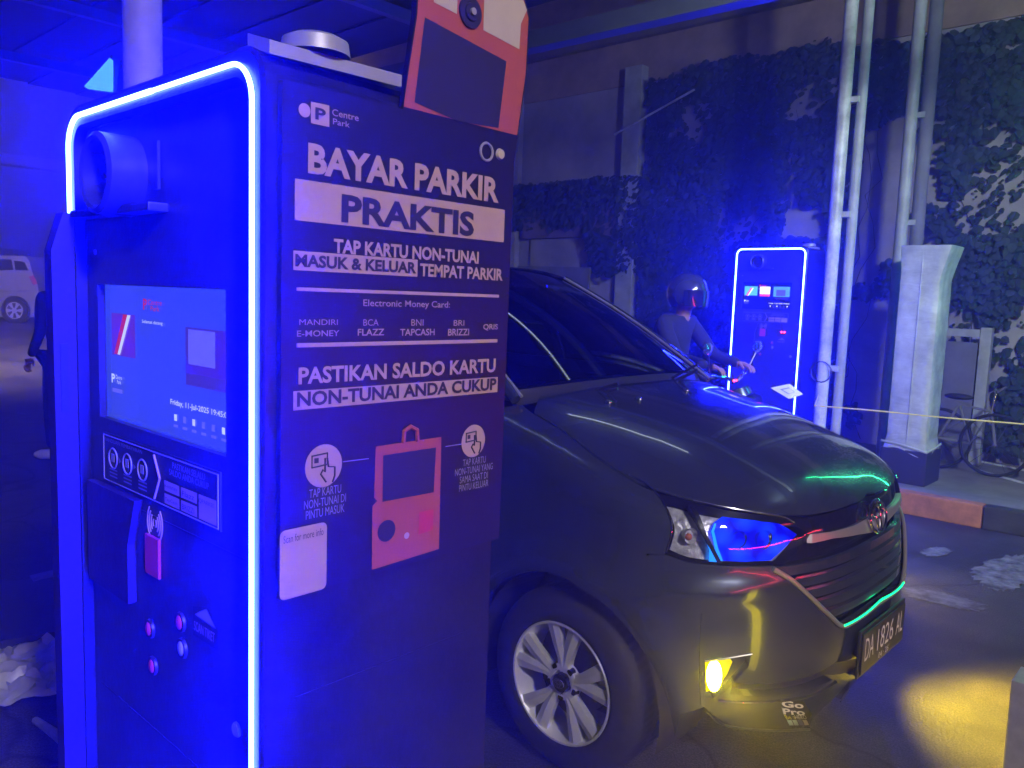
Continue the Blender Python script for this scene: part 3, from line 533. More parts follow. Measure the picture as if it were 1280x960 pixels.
# ================================================================== the car (nose points to +x; centre line y = YC)
YC = 2.79; XN = -0.86
def interp(x, xs, ys): return np.interp(x, xs, ys)
def w_of(z): return interp(z, [.15, .25, .35, .5, .7, .9, 1.0, 1.2, 1.3], [.76, .79, .81, .828, .832, .822, .808, .785, .77])
def xn_of(z): return interp(z, [.15, .22, .30, .42, .5, .62, .8, .92, 1.0, 1.1], [-.13, -.07, -.02, .004, .014, .010, -.012, -.04, -.09, -.2])
_HX = [-1.5, -1.3, -1.06, -.9, -.77, -.51, -.25, -.1, 0, .1]
def H_of(X, v):
    h0 = interp(X, _HX, [1.285, 1.275, 1.245, 1.225, 1.205, 1.155, 1.075, 1.005, .945, .86]); h1 = interp(X, _HX, [1.23, 1.21, 1.165, 1.13, 1.095, 1.015, .93, .87, .83, .75])
    return h0-(h0-h1)*(v/.69)**2.4
# smooth the piecewise tables by averaging
def sm(f, x, *a, d=.06):
    return (f(x-d, *a)+2*f(x-d/2, *a)+2*f(x, *a)+2*f(x+d/2, *a)+f(x+d, *a))/8
def Fcar(P):
    X = P[..., 0]-XN; v = np.abs(P[..., 1]-YC); z = P[..., 2]
    Xs = X-sm(xn_of, z, d=.05); ww = sm(w_of, z, d=.06)
    fl = .018*np.exp(-((np.hypot(X+.70, z-.30)-.40)/.055)**2)*(v > .5)
    q = (np.clip(Xs+.75, 0, None)/.75)**2.7+(v/(ww+fl))**2.7
    g = (q**(1/2.7)-1)*.8
    # crease above the fog lamp and shallow hollow in the door side
    g = g-.012*np.exp(-((z-.70-.10*(X+.3))/.035)**2)*np.clip((v-.45)/.2, 0, 1)*(X > -.62)
    t = (z-sm(H_of, X, v, d=.08))*.95
    k = .05; m = np.maximum(g, t); d_ = np.clip(k-np.abs(g-t), 0, k)/k
    return m+d_*d_*k*.25
def normal(P):
    e = 2e-3; g = np.stack([Fcar(P+np.eye(3)[i]*e)-Fcar(P-np.eye(3)[i]*e) for i in range(3)], -1)
    return g/np.linalg.norm(g, axis=-1, keepdims=True)
def bisect(O, D, t0, t1, n=40, step=None):   # first sign change to outside (inside < 0) along O + tD
    lo = np.full(len(D), t0, float); hi = np.full(len(D), t1, float)
    for _ in range(n):
        m = (lo+hi)/2; f = Fcar(O+D*m[:, None]); ins = f < 0; lo = np.where(ins, m, lo); hi = np.where(ins, hi, m)
    return O+D*((lo+hi)/2)[:, None]
CC = np.array([XN-.95, YC, .60])
def hit(px, py):   # camera ray on to the car surface
    d = ray(px, py); ts = np.linspace(1.2, 4.2, 900); P = CAM+np.outer(ts, d); f = Fcar(P)
    i = int(np.argmax(f < 0)) if (f < 0).any() else int(np.argmin(f))
    if not (f < 0).any() or i == 0: return P[int(np.argmin(f))]
    a, b_ = ts[i-1], ts[i]
    for _ in range(30):
        m = (a+b_)/2
        if Fcar((CAM+d*m)[None])[0] < 0: b_ = m
        else: a = m
    return CAM+d*b_
def to_f(P): d = P-CC; return np.stack([np.arctan2(-d[..., 1], d[..., 0]), np.arctan2(d[..., 2], np.hypot(d[..., 0], d[..., 1]))], -1)
def from_f(Q):
    a, e = Q[:, 0], Q[:, 1]; D = np.stack([np.cos(e)*np.cos(a), -np.cos(e)*np.sin(a), np.sin(e)], -1); return bisect(CC[None], D, .05, 2.2)
def to_t(P): return np.stack([P[..., 0], P[..., 1]], -1)
def from_t(Q): O = np.stack([Q[:, 0], Q[:, 1], np.full(len(Q), .72)], -1); return bisect(O, np.tile([0, 0, 1.], (len(Q), 1)), 0, .8)
def inside(poly, pts):
    x, y = pts[:, 0], pts[:, 1]; c = np.zeros(len(pts), bool); n = len(poly)
    for i in range(n):
        x1, y1 = poly[i]; x2, y2 = poly[(i+1) % n]
        if y1 == y2: continue
        k = ((y1 > y) != (y2 > y)) & (x < (x2-x1)*(y-y1)/(y2-y1)+x1); c ^= k
    return c
def densify(P, step=.02):
    out = []
    for i in range(len(P)):
        a, b_ = P[i], P[(i+1) % len(P)]; n = max(1, int(np.linalg.norm(b_-a)/step))
        out += [a+(b_-a)*j/n for j in range(n)]
    return np.array(out)
def panel(name, pts, m, parent, mode='f', off=0.0, holes=(), step=.035, skirt=.010, mirror=False, far=False, bulge=None):
    """pts: outline as world points on the near half; drawn on the analytic body surface"""
    to, fr = (to_f, from_f) if mode == 'f' else (to_t, from_t)
    sc = 1.0
    o2 = densify(to(np.array(pts)), step); hs = [densify(to(np.array(h)), step) for h in holes]
    lo = o2.min(0); hi = o2.max(0); g = np.stack(np.meshgrid(np.arange(lo[0], hi[0], step), np.arange(lo[1], hi[1], step)), -1).reshape(-1, 2)+[step*.31, step*.27]
    g = g[inside(o2, g)]
    allb = np.vstack([o2]+hs)
    if len(g): dm = np.min(np.linalg.norm(g[:, None]-allb[None], axis=-1), 1); g = g[dm > step*.45]
    for h in hs: g = g[~inside(h, g)]
    vs = np.vstack([allb, g]) if len(g) else allb
    ed = []; s0 = 0
    for r_ in [o2]+hs: n = len(r_); ed += [(s0+i, s0+(i+1) % n) for i in range(n)]; s0 += n
    V2, E2, F2, *_ = delaunay_2d_cdt([Vector(v) for v in vs], ed, [], 0, 1e-7)
    V2 = np.array([v[:] for v in V2]); F2 = [list(f) for f in F2]; cen = np.array([V2[f].mean(0) for f in F2])
    ok = inside(o2, cen)
    for h in hs: ok &= ~inside(h, cen)
    F2 = [f for f, k in zip(F2, ok) if k]
    P = fr(V2); N = normal(P); P = P+N*off
    # orient
    f0 = F2[len(F2)//2]
    flip = sum(np.dot(np.cross(P[f[1]]-P[f[0]], P[f[2]]-P[f[0]]), N[f[0]]) for f in F2[:60]) < 0
    if flip: F2 = [f[::-1] for f in F2]
    V = [*P]; NN = [*N]
    if skirt:
        cnt = {}
        for f in F2:
            for i in range(len(f)): a, b_ = f[i], f[(i+1) % len(f)]; cnt[(a, b_)] = 1
        idx = {}
        for (a, b_) in list(cnt):
            if (b_, a) not in cnt:
                if abs(P[a][1]-YC) < 1e-3 and abs(P[b_][1]-YC) < 1e-3: continue
                for q in (a, b_):
                    if q not in idx: idx[q] = len(V); V.append(P[q]-N[q]*skirt); NN.append(N[q])
                F2.append([b_, a, idx[a], idx[b_]])
    V = np.array(V); NN = np.array(NN)
    if mirror or far:
        Vm = V.copy(); Vm[:, 1] = 2*YC-Vm[:, 1]; Nm = NN.copy(); Nm[:, 1] *= -1; Fm = [f[::-1] for f in F2]
        if far: return obj(name, Vm, Fm, m, parent, normals=Nm)
        n = len(V); return obj(name, np.vstack([V, Vm]), F2+[[i+n for i in f] for f in Fm], m, parent, normals=np.vstack([NN, Nm]))
    return obj(name, V, F2, m, parent, normals=NN)
def H(*pts): return [hit(*p) for p in pts]
def cen(z):   # surface point on the centre line at height z
    return bisect(np.array([[XN-.95, YC, z]]), np.array([[1., 0, 0]]), .05, 1.6)[0]
def cent(X): return from_t(np.array([[XN+X, YC]]))[0]
def side(X, z): return bisect(np.array([[XN+X, YC, z]]), np.array([[0, -1., 0]]), .05, 1.3)[0]
car = thing('car', 'dark grey people carrier with blue lit headlight and yellow fog lamp beside the near kiosk', 'car', (-1.9, YC, 0))
def both(name, pts, m, **k): panel(name, pts, m, car, **k); panel(name, pts, m, car, far=True, **k)
# --- outlines traced on the near half
hood_edge = catmull(H((668, 514), (700, 533), (737, 561), (770, 585), (800, 603), (830, 613), (868, 624), (905, 633), (945, 639), (973, 643)), 3)
hood_front = catmull([hood_edge[-1]]+H((1010, 643), (1045, 637), (1075, 626))+[cen(.935)], 3)[1:]
cowl = [cent(-.93)]+[from_t(np.array([[XN-.93-.17*(v/.66)**2, YC-v]]))[0] for v in (.2, .4, .55)]
hood = hood_edge+hood_front+cowl
panel('bonnet', hood, Mt['paint'], car, mode='t', mirror=True)
hl_top = catmull(H((821, 617), (845, 621), (868, 628), (905, 637), (945, 643), (975, 647), (990, 654), (1013, 668)), 2)
hl_left = catmull(H((833, 691), (839, 674), (841, 658), (834, 636), (821, 617)), 2)
hl_bot = catmull(H((1013, 668), (985, 702), (975, 705), (940, 706), (903, 706), (860, 701), (833, 691)), 2)
hl = hl_top+hl_bot[1:-1]+hl_left[:-1]
# fender
arch = []
for a in np.linspace(radians(18), radians(180), 26): arch.append(side(-.70+.375*cos(a), .30+.375*sin(a)))
arch_lo = [side(-.70+.375*cos(a), .30+.375*sin(a)) for a in np.linspace(radians(-12), radians(18), 5)]
seam = [arch[0]]+H((806, 760), (806, 700))
fender = hood_edge[:-4]
fender = [side(-1.14, 1.12)]+H((652, 506))+catmull(H((666, 517), (700, 537), (735, 564), (770, 589), (800, 607), (821, 616)), 2)+hl_left[::-1][1:-1]+H((831, 693), (808, 692))+[seam[1]]+arch+[side(-1.08, .24), side(-1.14, .24)]
both('front_wing', fender, Mt['paint'], step=.04)
# bumper with openings
grille_in = catmull(H((1013, 672), (1000, 688), (985, 704), (968, 712)), 2)+catmull(H((968, 712), (990, 726), (1012, 746), (1035, 768), (1052, 782)), 3)[1:]+catmull([H((1052, 782))[0]]+H((1075, 770))+[cen(.575)], 3)[1:]
gtop = [cen(.80)]+H((1070, 668), (1040, 672))
fog = H((880, 828), (938, 818), (936, 833), (922, 848), (905, 866), (892, 873), (881, 871))
intake = H((916, 853), (955, 855), (1010, 846), (1045, 828))+[cen(.38), cen(.29)]+H((1040, 850), (1012, 862), (960, 870), (912, 868))
low = [side(-.34, .215)]+[from_f(np.array([[a, e]]))[0] for a, e in ((1.25, -.40), (1.0, -.42), (.8, -.43), (.6, -.44))]
low2 = H((880, 884), (905, 905), (960, 911), (1012, 910), (1030, 884), (1062, 850))
bump = H((808, 695), (833, 694), (860, 704), (903, 709), (940, 709), (972, 708))+H((968, 714))+catmull(H((968, 714), (990, 729), (1011, 748), (1034, 770), (1052, 785)), 3)[1:]+[cen(.565), cen(.21)]+low2[::-1]+H((850, 893))+arch_lo+[seam[1]]
both('bumper', bump, Mt['paint'], holes=(fog, intake), step=.03, skirt=.03)
def recess(name, pts, m, off=-.03, **k): both(name, pts, m, off=off, skirt=0, **k)
recess('fog_lamp_bezel', fog, Mt['plastic'], -.028); recess('lower_intake', intake, Mt['plastic'], -.03)
panel('under_shell', H((808, 690), (833, 650), (905, 600))[:0]+[from_f(np.array([[a, e]]))[0] for a, e in [(0, .50), (.5, .46), (.9, .5), (1.3, .60), (1.72, .60), (1.72, -.28)]]+[side(-1.1, .30)]+[side(-.70+.40*cos(a), .30+.40*sin(a)) for a in np.linspace(pi, 0, 14)]+[from_f(np.array([[a, e]]))[0] for a, e in [(.9, -.35), (.5, -.36), (0, -.36)]], Mt['under'], car, off=-.085, mirror=True, skirt=0, step=.05)
# grille: recessed black back, slats that follow the nose, chrome bar and trim
gp = gtop+grille_in
panel('grille_back', gp, Mt['gloss'], car, off=-.040, mirror=True, skirt=0)
gpf = to_f(np.array(gp)); amax = lambda e: None
for zc, hh in ((.768, .013), (.728, .013), (.688, .013), (.648, .013), (.610, .012)):
    row = []
    for zz in (zc-hh, zc+hh):
        a_in = 0
        for a in np.linspace(0, 1.1, 120):
            P = bisect(np.array([[CC[0], YC, zz]]), np.array([[cos(a), -sin(a), 0]]), .05, 1.6)[0]; Q = to_f(P[None])
            if a < .02 or inside(gpf, Q)[0]: a_in = a
            elif a_in > 0: break
        row.append([bisect(np.array([[CC[0], YC, zz]]), np.array([[cos(a), -sin(a), 0]]), .05, 1.6)[0] for a in np.linspace(0, max(a_in, .03), 14)])
    both('grille_slat', row[0]+row[1][::-1], Mt['paint'], off=-.008, skirt=.02, step=.03)
ubar = H((981, 645), (1000, 659), (1012, 667), (1040, 665), (1070, 658))+[cen(.85), cen(.925)]+H((1075, 629), (1045, 640), (1010, 646))
panel('upper_grille', ubar, Mt['gloss'], car, off=-.008, mirror=True, skirt=.01)
cb = H((1014, 668), (1040, 665), (1070, 657))+[cen(.862), cen(.81)]+H((1073, 668), (1040, 673), (1014, 679))
panel('chrome_bar', cb, Mt['satin'], car, off=.004, mirror=True, skirt=.02)
def line(name, pts, r, m, off=.003, seg=8, far=True):
    P = np.array(catmull(pts, 4)); P = P+normal(P)*off
    Q = P.copy(); Q[:, 1] = 2*YC-Q[:, 1]
    if abs(P[-1][1]-YC) < .01: b = MB(); b.tube(list(P)+list(Q[::-1][1:]), r, seg); return b.put(name, m, car, True)
    b = MB(); b.tube(P, r, seg); b.put(name, m, car, True)
    b = MB(); b.tube(Q, r, seg); return b.put(name, m, car, True)
line('grille_trim', H((966, 711), (990, 726), (1012, 746), (1035, 768), (1051, 782), (1064, 778), (1082, 766))+[cen(.570)], .0075, Mt['satin'])
line('green_reflection_line', H((1052, 781), (1066, 774), (1082, 763))+[cen(.583)], .0028, glow('green_reflection_glow', (.02, 3.2, .9)), .010)  # glowing line stands in for a green reflection on the chrome trim
line('bumper_lip', H((884, 889), (905, 906), (960, 913), (1012, 912)), .004, Mt['plastic'], 0)
line('lip_line', H((898, 876), (940, 878), (985, 875), (1018, 868), (1045, 852)), .0035, Mt['paint'], .002)
# headlights
Mt['lampblue'] = glow('blue_headlight_glow', (.0, .012, 2.4)); Mt['lampcyan'] = glow('cyan_glow', (.03, .5, 2.2))
def housing(nm): return mat(nm, (.75, .74, .80), .30, .45, .5, 26, .6, 40)
Mt['reflector'] = housing('lamp_reflector')
_m = Mt['lampblue']; _nt = _m.node_tree; _e = [n for n in _nt.nodes if n.type == 'EMISSION'][0]; _tc2 = _nt.nodes.new('ShaderNodeTexCoord'); _v = _nt.nodes.new('ShaderNodeTexVoronoi'); _v.inputs['Scale'].default_value = 16
_r = _nt.nodes.new('ShaderNodeValToRGB'); _r.color_ramp.elements[0].color = (.01, .12, 2.8, 1); _r.color_ramp.elements[1].color = (0, .0, 1.0, 1); _r.color_ramp.elements[1].position = .75; _nt.links.new(_tc2.outputs['Object'], _v.inputs['Vector']); _nt.links.new(_v.outputs['Distance'], _r.inputs['Fac']); _nt.links.new(_r.outputs[0], _e.inputs[0])
blue = H((907, 638), (895, 648), (891, 664), (897, 688), (903, 704), (940, 705), (974, 703), (1009, 669), (985, 652), (950, 644))
clear = H((825, 619), (860, 627), (878, 655), (890, 680), (900, 704), (860, 700), (835, 690), (843, 662))
for far in (False, True):
    o = panel('headlight', hl, Mt['clear'], car, off=.002, skirt=0, step=.03, far=far)
    panel('lamp_bowl', hl, Mt['reflector'], o, off=-.055, skirt=0, step=.03, far=far)
    panel('lamp_rim', hl, Mt['gloss'], o, off=-.001, holes=([c_ for c_ in [np.mean(hl, 0)+(p-np.mean(hl, 0))*.982 for p in hl]],), skirt=.05, step=.02, far=far)
    if not far:
        panel('blue_lamp_chamber', blue, Mt['lampblue'], o, off=-.040, skirt=0, step=.03)
        panel('divider', H((866, 627), (874, 640), (884, 668), (904, 705), (899, 705), (879, 668), (868, 640), (861, 627)), Mt['chrome'], o, off=-.012, skirt=.04, step=.01)
        panel('cyan_edge', H((884, 668), (889, 690), (888, 705), (899, 705), (893, 690)), Mt['lampcyan'], o, off=-.030, skirt=0, step=.01)
        panel('lamp_edge', H((892, 664), (897, 688), (903, 704), (908, 704), (901, 686), (896, 664), (899, 650), (896, 650)), Mt['lampcyan'], o, off=-.036, skirt=0, step=.01)
        for (px, py, rr, mm) in ((960, 672, .030, 'chrome'), (925, 672, .026, 'chrome'), (855, 668, .024, 'reflector')):
            p = hit(px, py); n_ = normal(p[None])[0]; fwd = np.array([.93, -.37, 0]); c0 = p-n_*.060; b = MB()
            e1 = np.cross(fwd, [0, 0, 1.]); e2 = np.cross(e1, fwd); V = []; Fc = []
            pr = [(rr, .034), (rr*.92, .030), (rr*.7, .012), (rr*.45, 0), (rr*.3, .004), (0, .012)]
            for (r_, h_) in pr:
                for k in range(20): a = 2*pi*k/20; V.append(c0+fwd*h_+r_*(cos(a)*e1+sin(a)*e2))
            for i in range(5):
                for k in range(20): Fc.append((i*20+k, i*20+(k+1) % 20, (i+1)*20+(k+1) % 20, (i+1)*20+k))
            b.add(V, Fc); b.put('projector_ring', Mt[mm], o, True)
        p = hit(861, 672)-normal(hit(861, 672)[None])[0]*.02; b = MB(); b.sphere(p, .011, 12, 8); b.put('indicator_bulb', mat('amber_bulb', (.6, .18, .10), .15, coat=1), o, True)
line('headlight_brow', H((866, 626), (905, 634), (945, 641), (977, 646), (992, 653)), .0022, Mt['chrome'], .003)
line('headlight_edge', H((786, 594), (806, 604), (821, 617), (833, 636), (840, 660), (833, 690)), .003, Mt['chrome'], .001)
# fog lamps
Mt['fogcore'] = glow('yellow_fog_lamp', (200, 150, 3.5)); Mt['fogdim'] = glow('yellow_fog_glow', (1.1, .85, .0))
for far in (False, True):
    sg = lambda P: np.array([P[0], 2*YC-P[1] if far else P[1], P[2]])
    o = panel('fog_lamp', H((882, 828), (912, 823), (917, 830), (910, 846), (898, 862), (884, 868)), Mt['fogdim'], car, off=-.012, skirt=.01, step=.012, far=far)
    c0 = hit(893, 846); n_ = normal(c0[None])[0]; c0 = c0-n_*.004; t1 = hit(893, 826)-c0; t2 = np.cross(n_, t1); t2 /= np.linalg.norm(t2); t1 -= n_*(t1@n_); t1 /= np.linalg.norm(t1)
    V = [sg(c0)]+[sg(c0+t1*.053*cos(a)+t2*.023*sin(a)) for a in np.linspace(0, 2*pi, 29)[:-1]]; b = MB(); b.add(V, [(0, 1+k, 1+(k+1) % 28) for k in range(28)]); b.put('fog_bulb', Mt['fogcore'], o)
    p0 = sg(c0+n_*.03); p0[0] += .03
    lamp('fog_lamp_beam', 'SPOT', p0, p0+np.array([1.0, (-.12 if not far else .05), -.50]), (220 if not far else 300), (1.0, .70, .0), .02, 110, 1.0)
line('fog_lamp_brow', H((881, 826), (910, 822), (940, 817)), .0022, Mt['satin'], .003)
line('bumper_crease', H((876, 880), (875, 850), (875, 810), (877, 768)), .0018, Mt['paint'], .0015)
# emblem: three ovals
b = MB(); c0 = cen(.862)+np.array([.012, 0, 0]); tl = .25
def oval(cy, cz, ry, rz, r=.0045):
    b.tube([c0+np.array([-(cz+rz*sin(a))*tl, cy+ry*cos(a), cz+rz*sin(a)]) for a in np.linspace(0, 2*pi, 29)[:-1]], r, 8, closed=True)
oval(0, 0, .074, .051, .006); oval(0, .014, .054, .019, .004); oval(0, 0, .021, .047, .004)
b.put('badge', Mt['chrome'], car, True)
# number plate
py0, py1, pz0, pz1 = YC-.205, YC+.205, .39, .525; xp = XN+.040
b = MB(); b.box((XN-.03, py0+.08, pz0+.02), (xp-.016, py1-.08, pz1-.02)); b.box((xp-.014, py0-.012, pz0-.012), (xp-.006, py1+.012, pz1+.010), .003); b.put('plate_carrier', Mt['plastic'], car)
b = MB(); b.box((xp-.004, py0, pz0), (xp, py1, pz1), .0015); pl = b.put('number_plate', mat('plate_black', (.035, .034, .034), .35, 0, .2, 20), car)
platew = mat('plate_letter', (.72, .66, .58), .5)
def plt(nm, body, a, b_, z0, z1, bo=.0): text3(nm, body, (xp+.0012, YC+a, z0), (0, b_-a, 0), (0, 0, z1-z0), platew, pl, bo)
plt('plate_characters', 'DA', -.185, -.105, .430, .505, -.005); plt('plate_characters', '1826', -.07, .085, .430, .505, -.005); plt('plate_characters', 'AL', .115, .185, .430, .505, -.005); plt('plate_date', '04 · 26', -.05, .05, .398, .418)
# camera-brand sticker on the lip
def surf_text(name, body, tl_, tr_, bl_, m, parent, bold=0.0, n=.003):
    V, Fc = text_geo(body, bold); T = np.array(tl_, float); R = np.array(tr_, float)-T; B = np.array(bl_, float)-T
    P = np.array([hit(*(T+R*u+B*(1-v_))) for u, v_ in V]); N = normal(P); return obj(name, P+N*n, Fc, m, parent, normals=N)
stw = mat('sticker_print', (.75, .74, .62), .4); sty = mat('sticker_yellow', (.62, .58, .10), .4)
stk = panel('lip_sticker', H((975, 874), (1004, 876), (1013, 909), (986, 907)), Mt['kdark'], car, off=.0015, skirt=0, step=.01)
surf_text('sticker_words', 'Go', (976, 875), (1003, 877), (977, 883), stw, stk, .03); surf_text('sticker_words', 'Pro', (977, 884.5), (1004, 886), (979, 892), stw, stk, .03); surf_text('sticker_words', 'Be a', (979, 893), (991, 893), (983, 898), sty, stk); surf_text('sticker_words', 'HERO', (992, 893), (1006, 893), (994, 898), stw, stk)
for i, cm in enumerate(((.45, .62, .5), (.45, .62, .5), (.12, .16, .3), (.62, .6, .35))):
    a = 983+6.3*i; panel('sticker_square', H((a, 899), (a+5.4, 899), (a+8.4, 905.5), (a+3, 905.5)), mat('sticker_tone', cm, .4), stk, off=.003, skirt=0, step=.005)
# wheels
def wheel(cx, yo, sgn, nm='wheel'):   # yo outer face y; sgn -1 near side, +1 far side
    root = bpy.data.objects.new(nm, None); COL.objects.link(root); root.parent = car; root.location = Vector((cx, yo, .305))-car.location
    c = (cx, yo, .305); s = sgn
    b = MB(); prof = [(.200, -.004), (.208, .004), (.222, .006), (.255, .004), (.285, -.006), (.300, -.022), (.306, -.04), (.306, -.15), (.296, -.175), (.25, -.185), (.20, -.18)]
    b.lathe([(r, h*s) for r, h in prof], c, 'y', 64); b.put('tyre', Mt['rubber'], root, True)
    tr = MB()
    for k in range(72):
        a = 2*pi*k/72
        for (h0, h1, da) in ((-.030, -.085, .02), (-.105, -.16, -.02)):
            q = []
            for (r, h, aa) in ((.3085, h0, a), (.3085, h1, a+da), (.3085, h1, a+da+.05), (.3085, h0, a+.05)): q.append(np.array(c)+np.array([r*cos(aa), h*s, r*sin(aa)]))
            tr.add(q, [(0, 1, 2, 3)])
    tr.put('tread', Mt['under'], root)
    b = MB(); b.lathe([(.203, -.003*1), (.200, .003), (.194, .002), (.188, -.02), (.180, -.05), (.178, -.14), (.20, -.17)][0:7], c, 'y', 64)
    b.V = [(v[0], c[1]+(v[1]-c[1])*s, v[2]) for v in b.V]; b.put('rim', Mt['alloy'], root, True)
    b = MB(); b.lathe([(0, -.10), (.125, -.10), (.125, -.115), (.17, -.12), (.18, -.12)], c, 'y', 40); b.V = [(v[0], c[1]+(v[1]-c[1])*s, v[2]) for v in b.V]; b.put('brake_disc', Mt['disc'], root, True)
    sp = MB()
    for k in range(5):
        for side_ in (-1, 1):
            a0 = 2*pi*k/5+.30; ai = a0+side_*.12; ao = a0+side_*.235; wi, wo = .017, .026
            secs = []
            for (r, an, wd, h) in ((.035, ai, wi, -.012), (.075, ai, wi, -.010), (.13, (ai+ao)/2+side_*.015, (wi+wo)/2, -.004), (.193, ao, wo, -.002)):
                er = np.array([cos(an), 0, sin(an)]); et = np.array([-sin(an), 0, cos(an)]); m_ = np.array(c)+er*r
                secs.append([m_-et*wd+np.array([0, (h-.006)*s, 0]), m_-et*wd*.1+np.array([0, h*s, 0]), m_+et*wd+np.array([0, (h-.008)*s, 0]), m_+et*wd*.8+np.array([0, (h-.035)*s, 0]), m_-et*wd*.8+np.array([0, (h-.035)*s, 0])])
            V = [p for q in secs for p in q]; Fc = [(i*5+j, i*5+(j+1) % 5, (i+1)*5+(j+1) % 5, (i+1)*5+j) for i in range(3) for j in range(5)]+[(4, 3, 2, 1, 0), (15, 16, 17, 18, 19)]
            o = obj('spoke', V, Fc, Mt['alloy'], root)
    b = MB(); b.lathe([(.062, -.04), (.060, -.014), (.045, -.010), (.040, -.012)], c, 'y', 30); b.V = [(v[0], c[1]+(v[1]-c[1])*s, v[2]) for v in b.V]; b.put('hub', Mt['alloy'], root, True)
    b = MB(); b.lathe([(0, 0), (.026, .001), (.030, -.002), (.031, -.014)], c, 'y', 30); b.V = [(v[0], c[1]+(v[1]-c[1])*s, v[2]) for v in b.V]; b.put('centre_cap', Mt['gloss'], root, True)
    b = MB()
    for (ry, rz, oz) in ((.021, .015, 0), (.015, .006, .004), (.007, .014, 0)): b.tube([(c[0]+ry*cos(a), c[1]+s*.003, c[2]+oz+rz*sin(a)) for a in np.linspace(0, 2*pi, 21)[:-1]], .0013, 5, closed=True)
    b.put('cap_emblem', Mt['chrome'], root, True)
    for k in range(5):
        a = 2*pi*k/5+.30+pi/5; b = MB(); b.lathe([(0, -.010), (.011, -.011), (.013, -.03)], (c[0]+.052*cos(a), c[1], c[2]+.052*sin(a)), 'y', 10); b.V = [(v[0], c[1]+(v[1]-c[1])*s, v[2]) for v in b.V]; b.put('wheel_nut', Mt['gloss'], root, True)
    return root
WX = -1.555
wheel(WX, YC-.815, -1); wheel(WX, YC+.815, 1); wheel(WX-2.655, YC-.80, -1); wheel(WX-2.655, YC+.80, 1)
for yy in (YC-.82, YC+.55):   # arch liners
    b = MB(); V = []; n = 20
    for i in range(n+1):
        a = radians(-15)+radians(210)*i/n
        for y_ in (yy+.02, yy+.27): V.append((WX+.372*cos(a), y_, .30+.372*sin(a)))
    b.add(V, [(2*i, 2*i+1, 2*i+3, 2*i+2) for i in range(n)]); b.put('wheel_arch_liner', Mt['under'], car)
# body behind the front wings
def gridpatch(name, rows, m, smooth=True, parent=None):
    V = [p for r_ in rows for p in r_]; n = len(rows[0]); Fc = [(i*n+j, i*n+j+1, (i+1)*n+j+1, (i+1)*n+j) for i in range(len(rows)-1) for j in range(n-1)]
    b = MB(); b.add(V, Fc); return b.put(name, m, parent or car, smooth)
def X_(X): return XN+X
for s, nm in ((-1, 'near'), (1, 'far')):
    Y = lambda v: YC+s*v
    zs = [.24, .30, .40, .55, .70, .85, 1.0, 1.12, 1.19]
    for (xa, xb) in ((-1.145, -2.05), (-2.055, -2.95)):
        rows = [[(X_(X), Y(float(w_of(z))), z) for X in np.linspace(xa, xb, 6)] for z in zs]; d_ = gridpatch('door', rows, Mt['paint'])
        b = MB(); b.box((X_(xb)+.07, Y(.84)-.012, 1.0), (X_(xb)+.25, Y(.84)+.012, 1.025), .005); b.put('door_handle', Mt['chrome'], d_)
    rows = []
    for z in zs:
        r_ = []
        for X in np.linspace(-2.955, -4.15, 18):
            wv = float(w_of(z)); dx = max(0, -X-3.6)/.6; r_.append((X_(X), Y(wv*(1-.28*dx**3)), z if math.hypot(X+.70+2.655, z-.30) > .37 or z > .7 else .30+math.sqrt(max(0, .37**2-(X+3.355)**2))))
        rows.append(r_)
    gridpatch('rear_wing', rows, Mt['paint'])
    # side windows and pillars
    def gp_(X, v, z): return (X_(X), Y(v), z)
    b = MB(); b.add([gp_(-1.20, .775, 1.20), gp_(-2.00, .775, 1.20), gp_(-2.02, .60, 1.60), gp_(-1.80, .61, 1.60)], [(0, 1, 2, 3)]); b.put('side_window', Mt['glass'], car)
    b = MB(); b.add([gp_(-2.06, .775, 1.20), gp_(-2.92, .775, 1.20), gp_(-2.88, .60, 1.60), gp_(-2.07, .60, 1.60)], [(0, 1, 2, 3)]); b.put('side_window', Mt['glass'], car)
    b = MB(); b.add([gp_(-3.0, .775, 1.20), gp_(-3.85, .73, 1.22), gp_(-3.70, .58, 1.60), gp_(-2.95, .60, 1.60)], [(0, 1, 2, 3)]); b.put('side_window', Mt['glass'], car)
    for (Xa, Xb) in ((-2.03, -2.045), (-2.94, -2.92), (-3.88, -3.72)):
        b = MB(); b.tube([gp_(Xa, .772, 1.19), gp_(Xb, .60, 1.62)], .022, 8); b.put('pillar', Mt['paint'], car, True)
    b = MB(); b.prism([gp_(-1.15, .79, 1.14), gp_(-1.20, .775, 1.21), gp_(-3.9, .73, 1.22), gp_(-3.95, .76, 1.16)], (0, -s*.03, 0)); b.put('window_sill', Mt['plastic'], car)
    # mirror
    mt = MB(); mt.sphere((X_(-1.42), Y(.96), 1.20), .09, 18, 12, (.7, 1.25, .85)); mt.put('door_mirror', Mt['paint'], car, True)
    b = MB(); b.prism([gp_(-1.38, .78, 1.16), gp_(-1.46, .78, 1.16), gp_(-1.46, .90, 1.17), gp_(-1.38, .90, 1.17)], (0, 0, .04)); b.put('mirror_arm', Mt['plastic'], car)
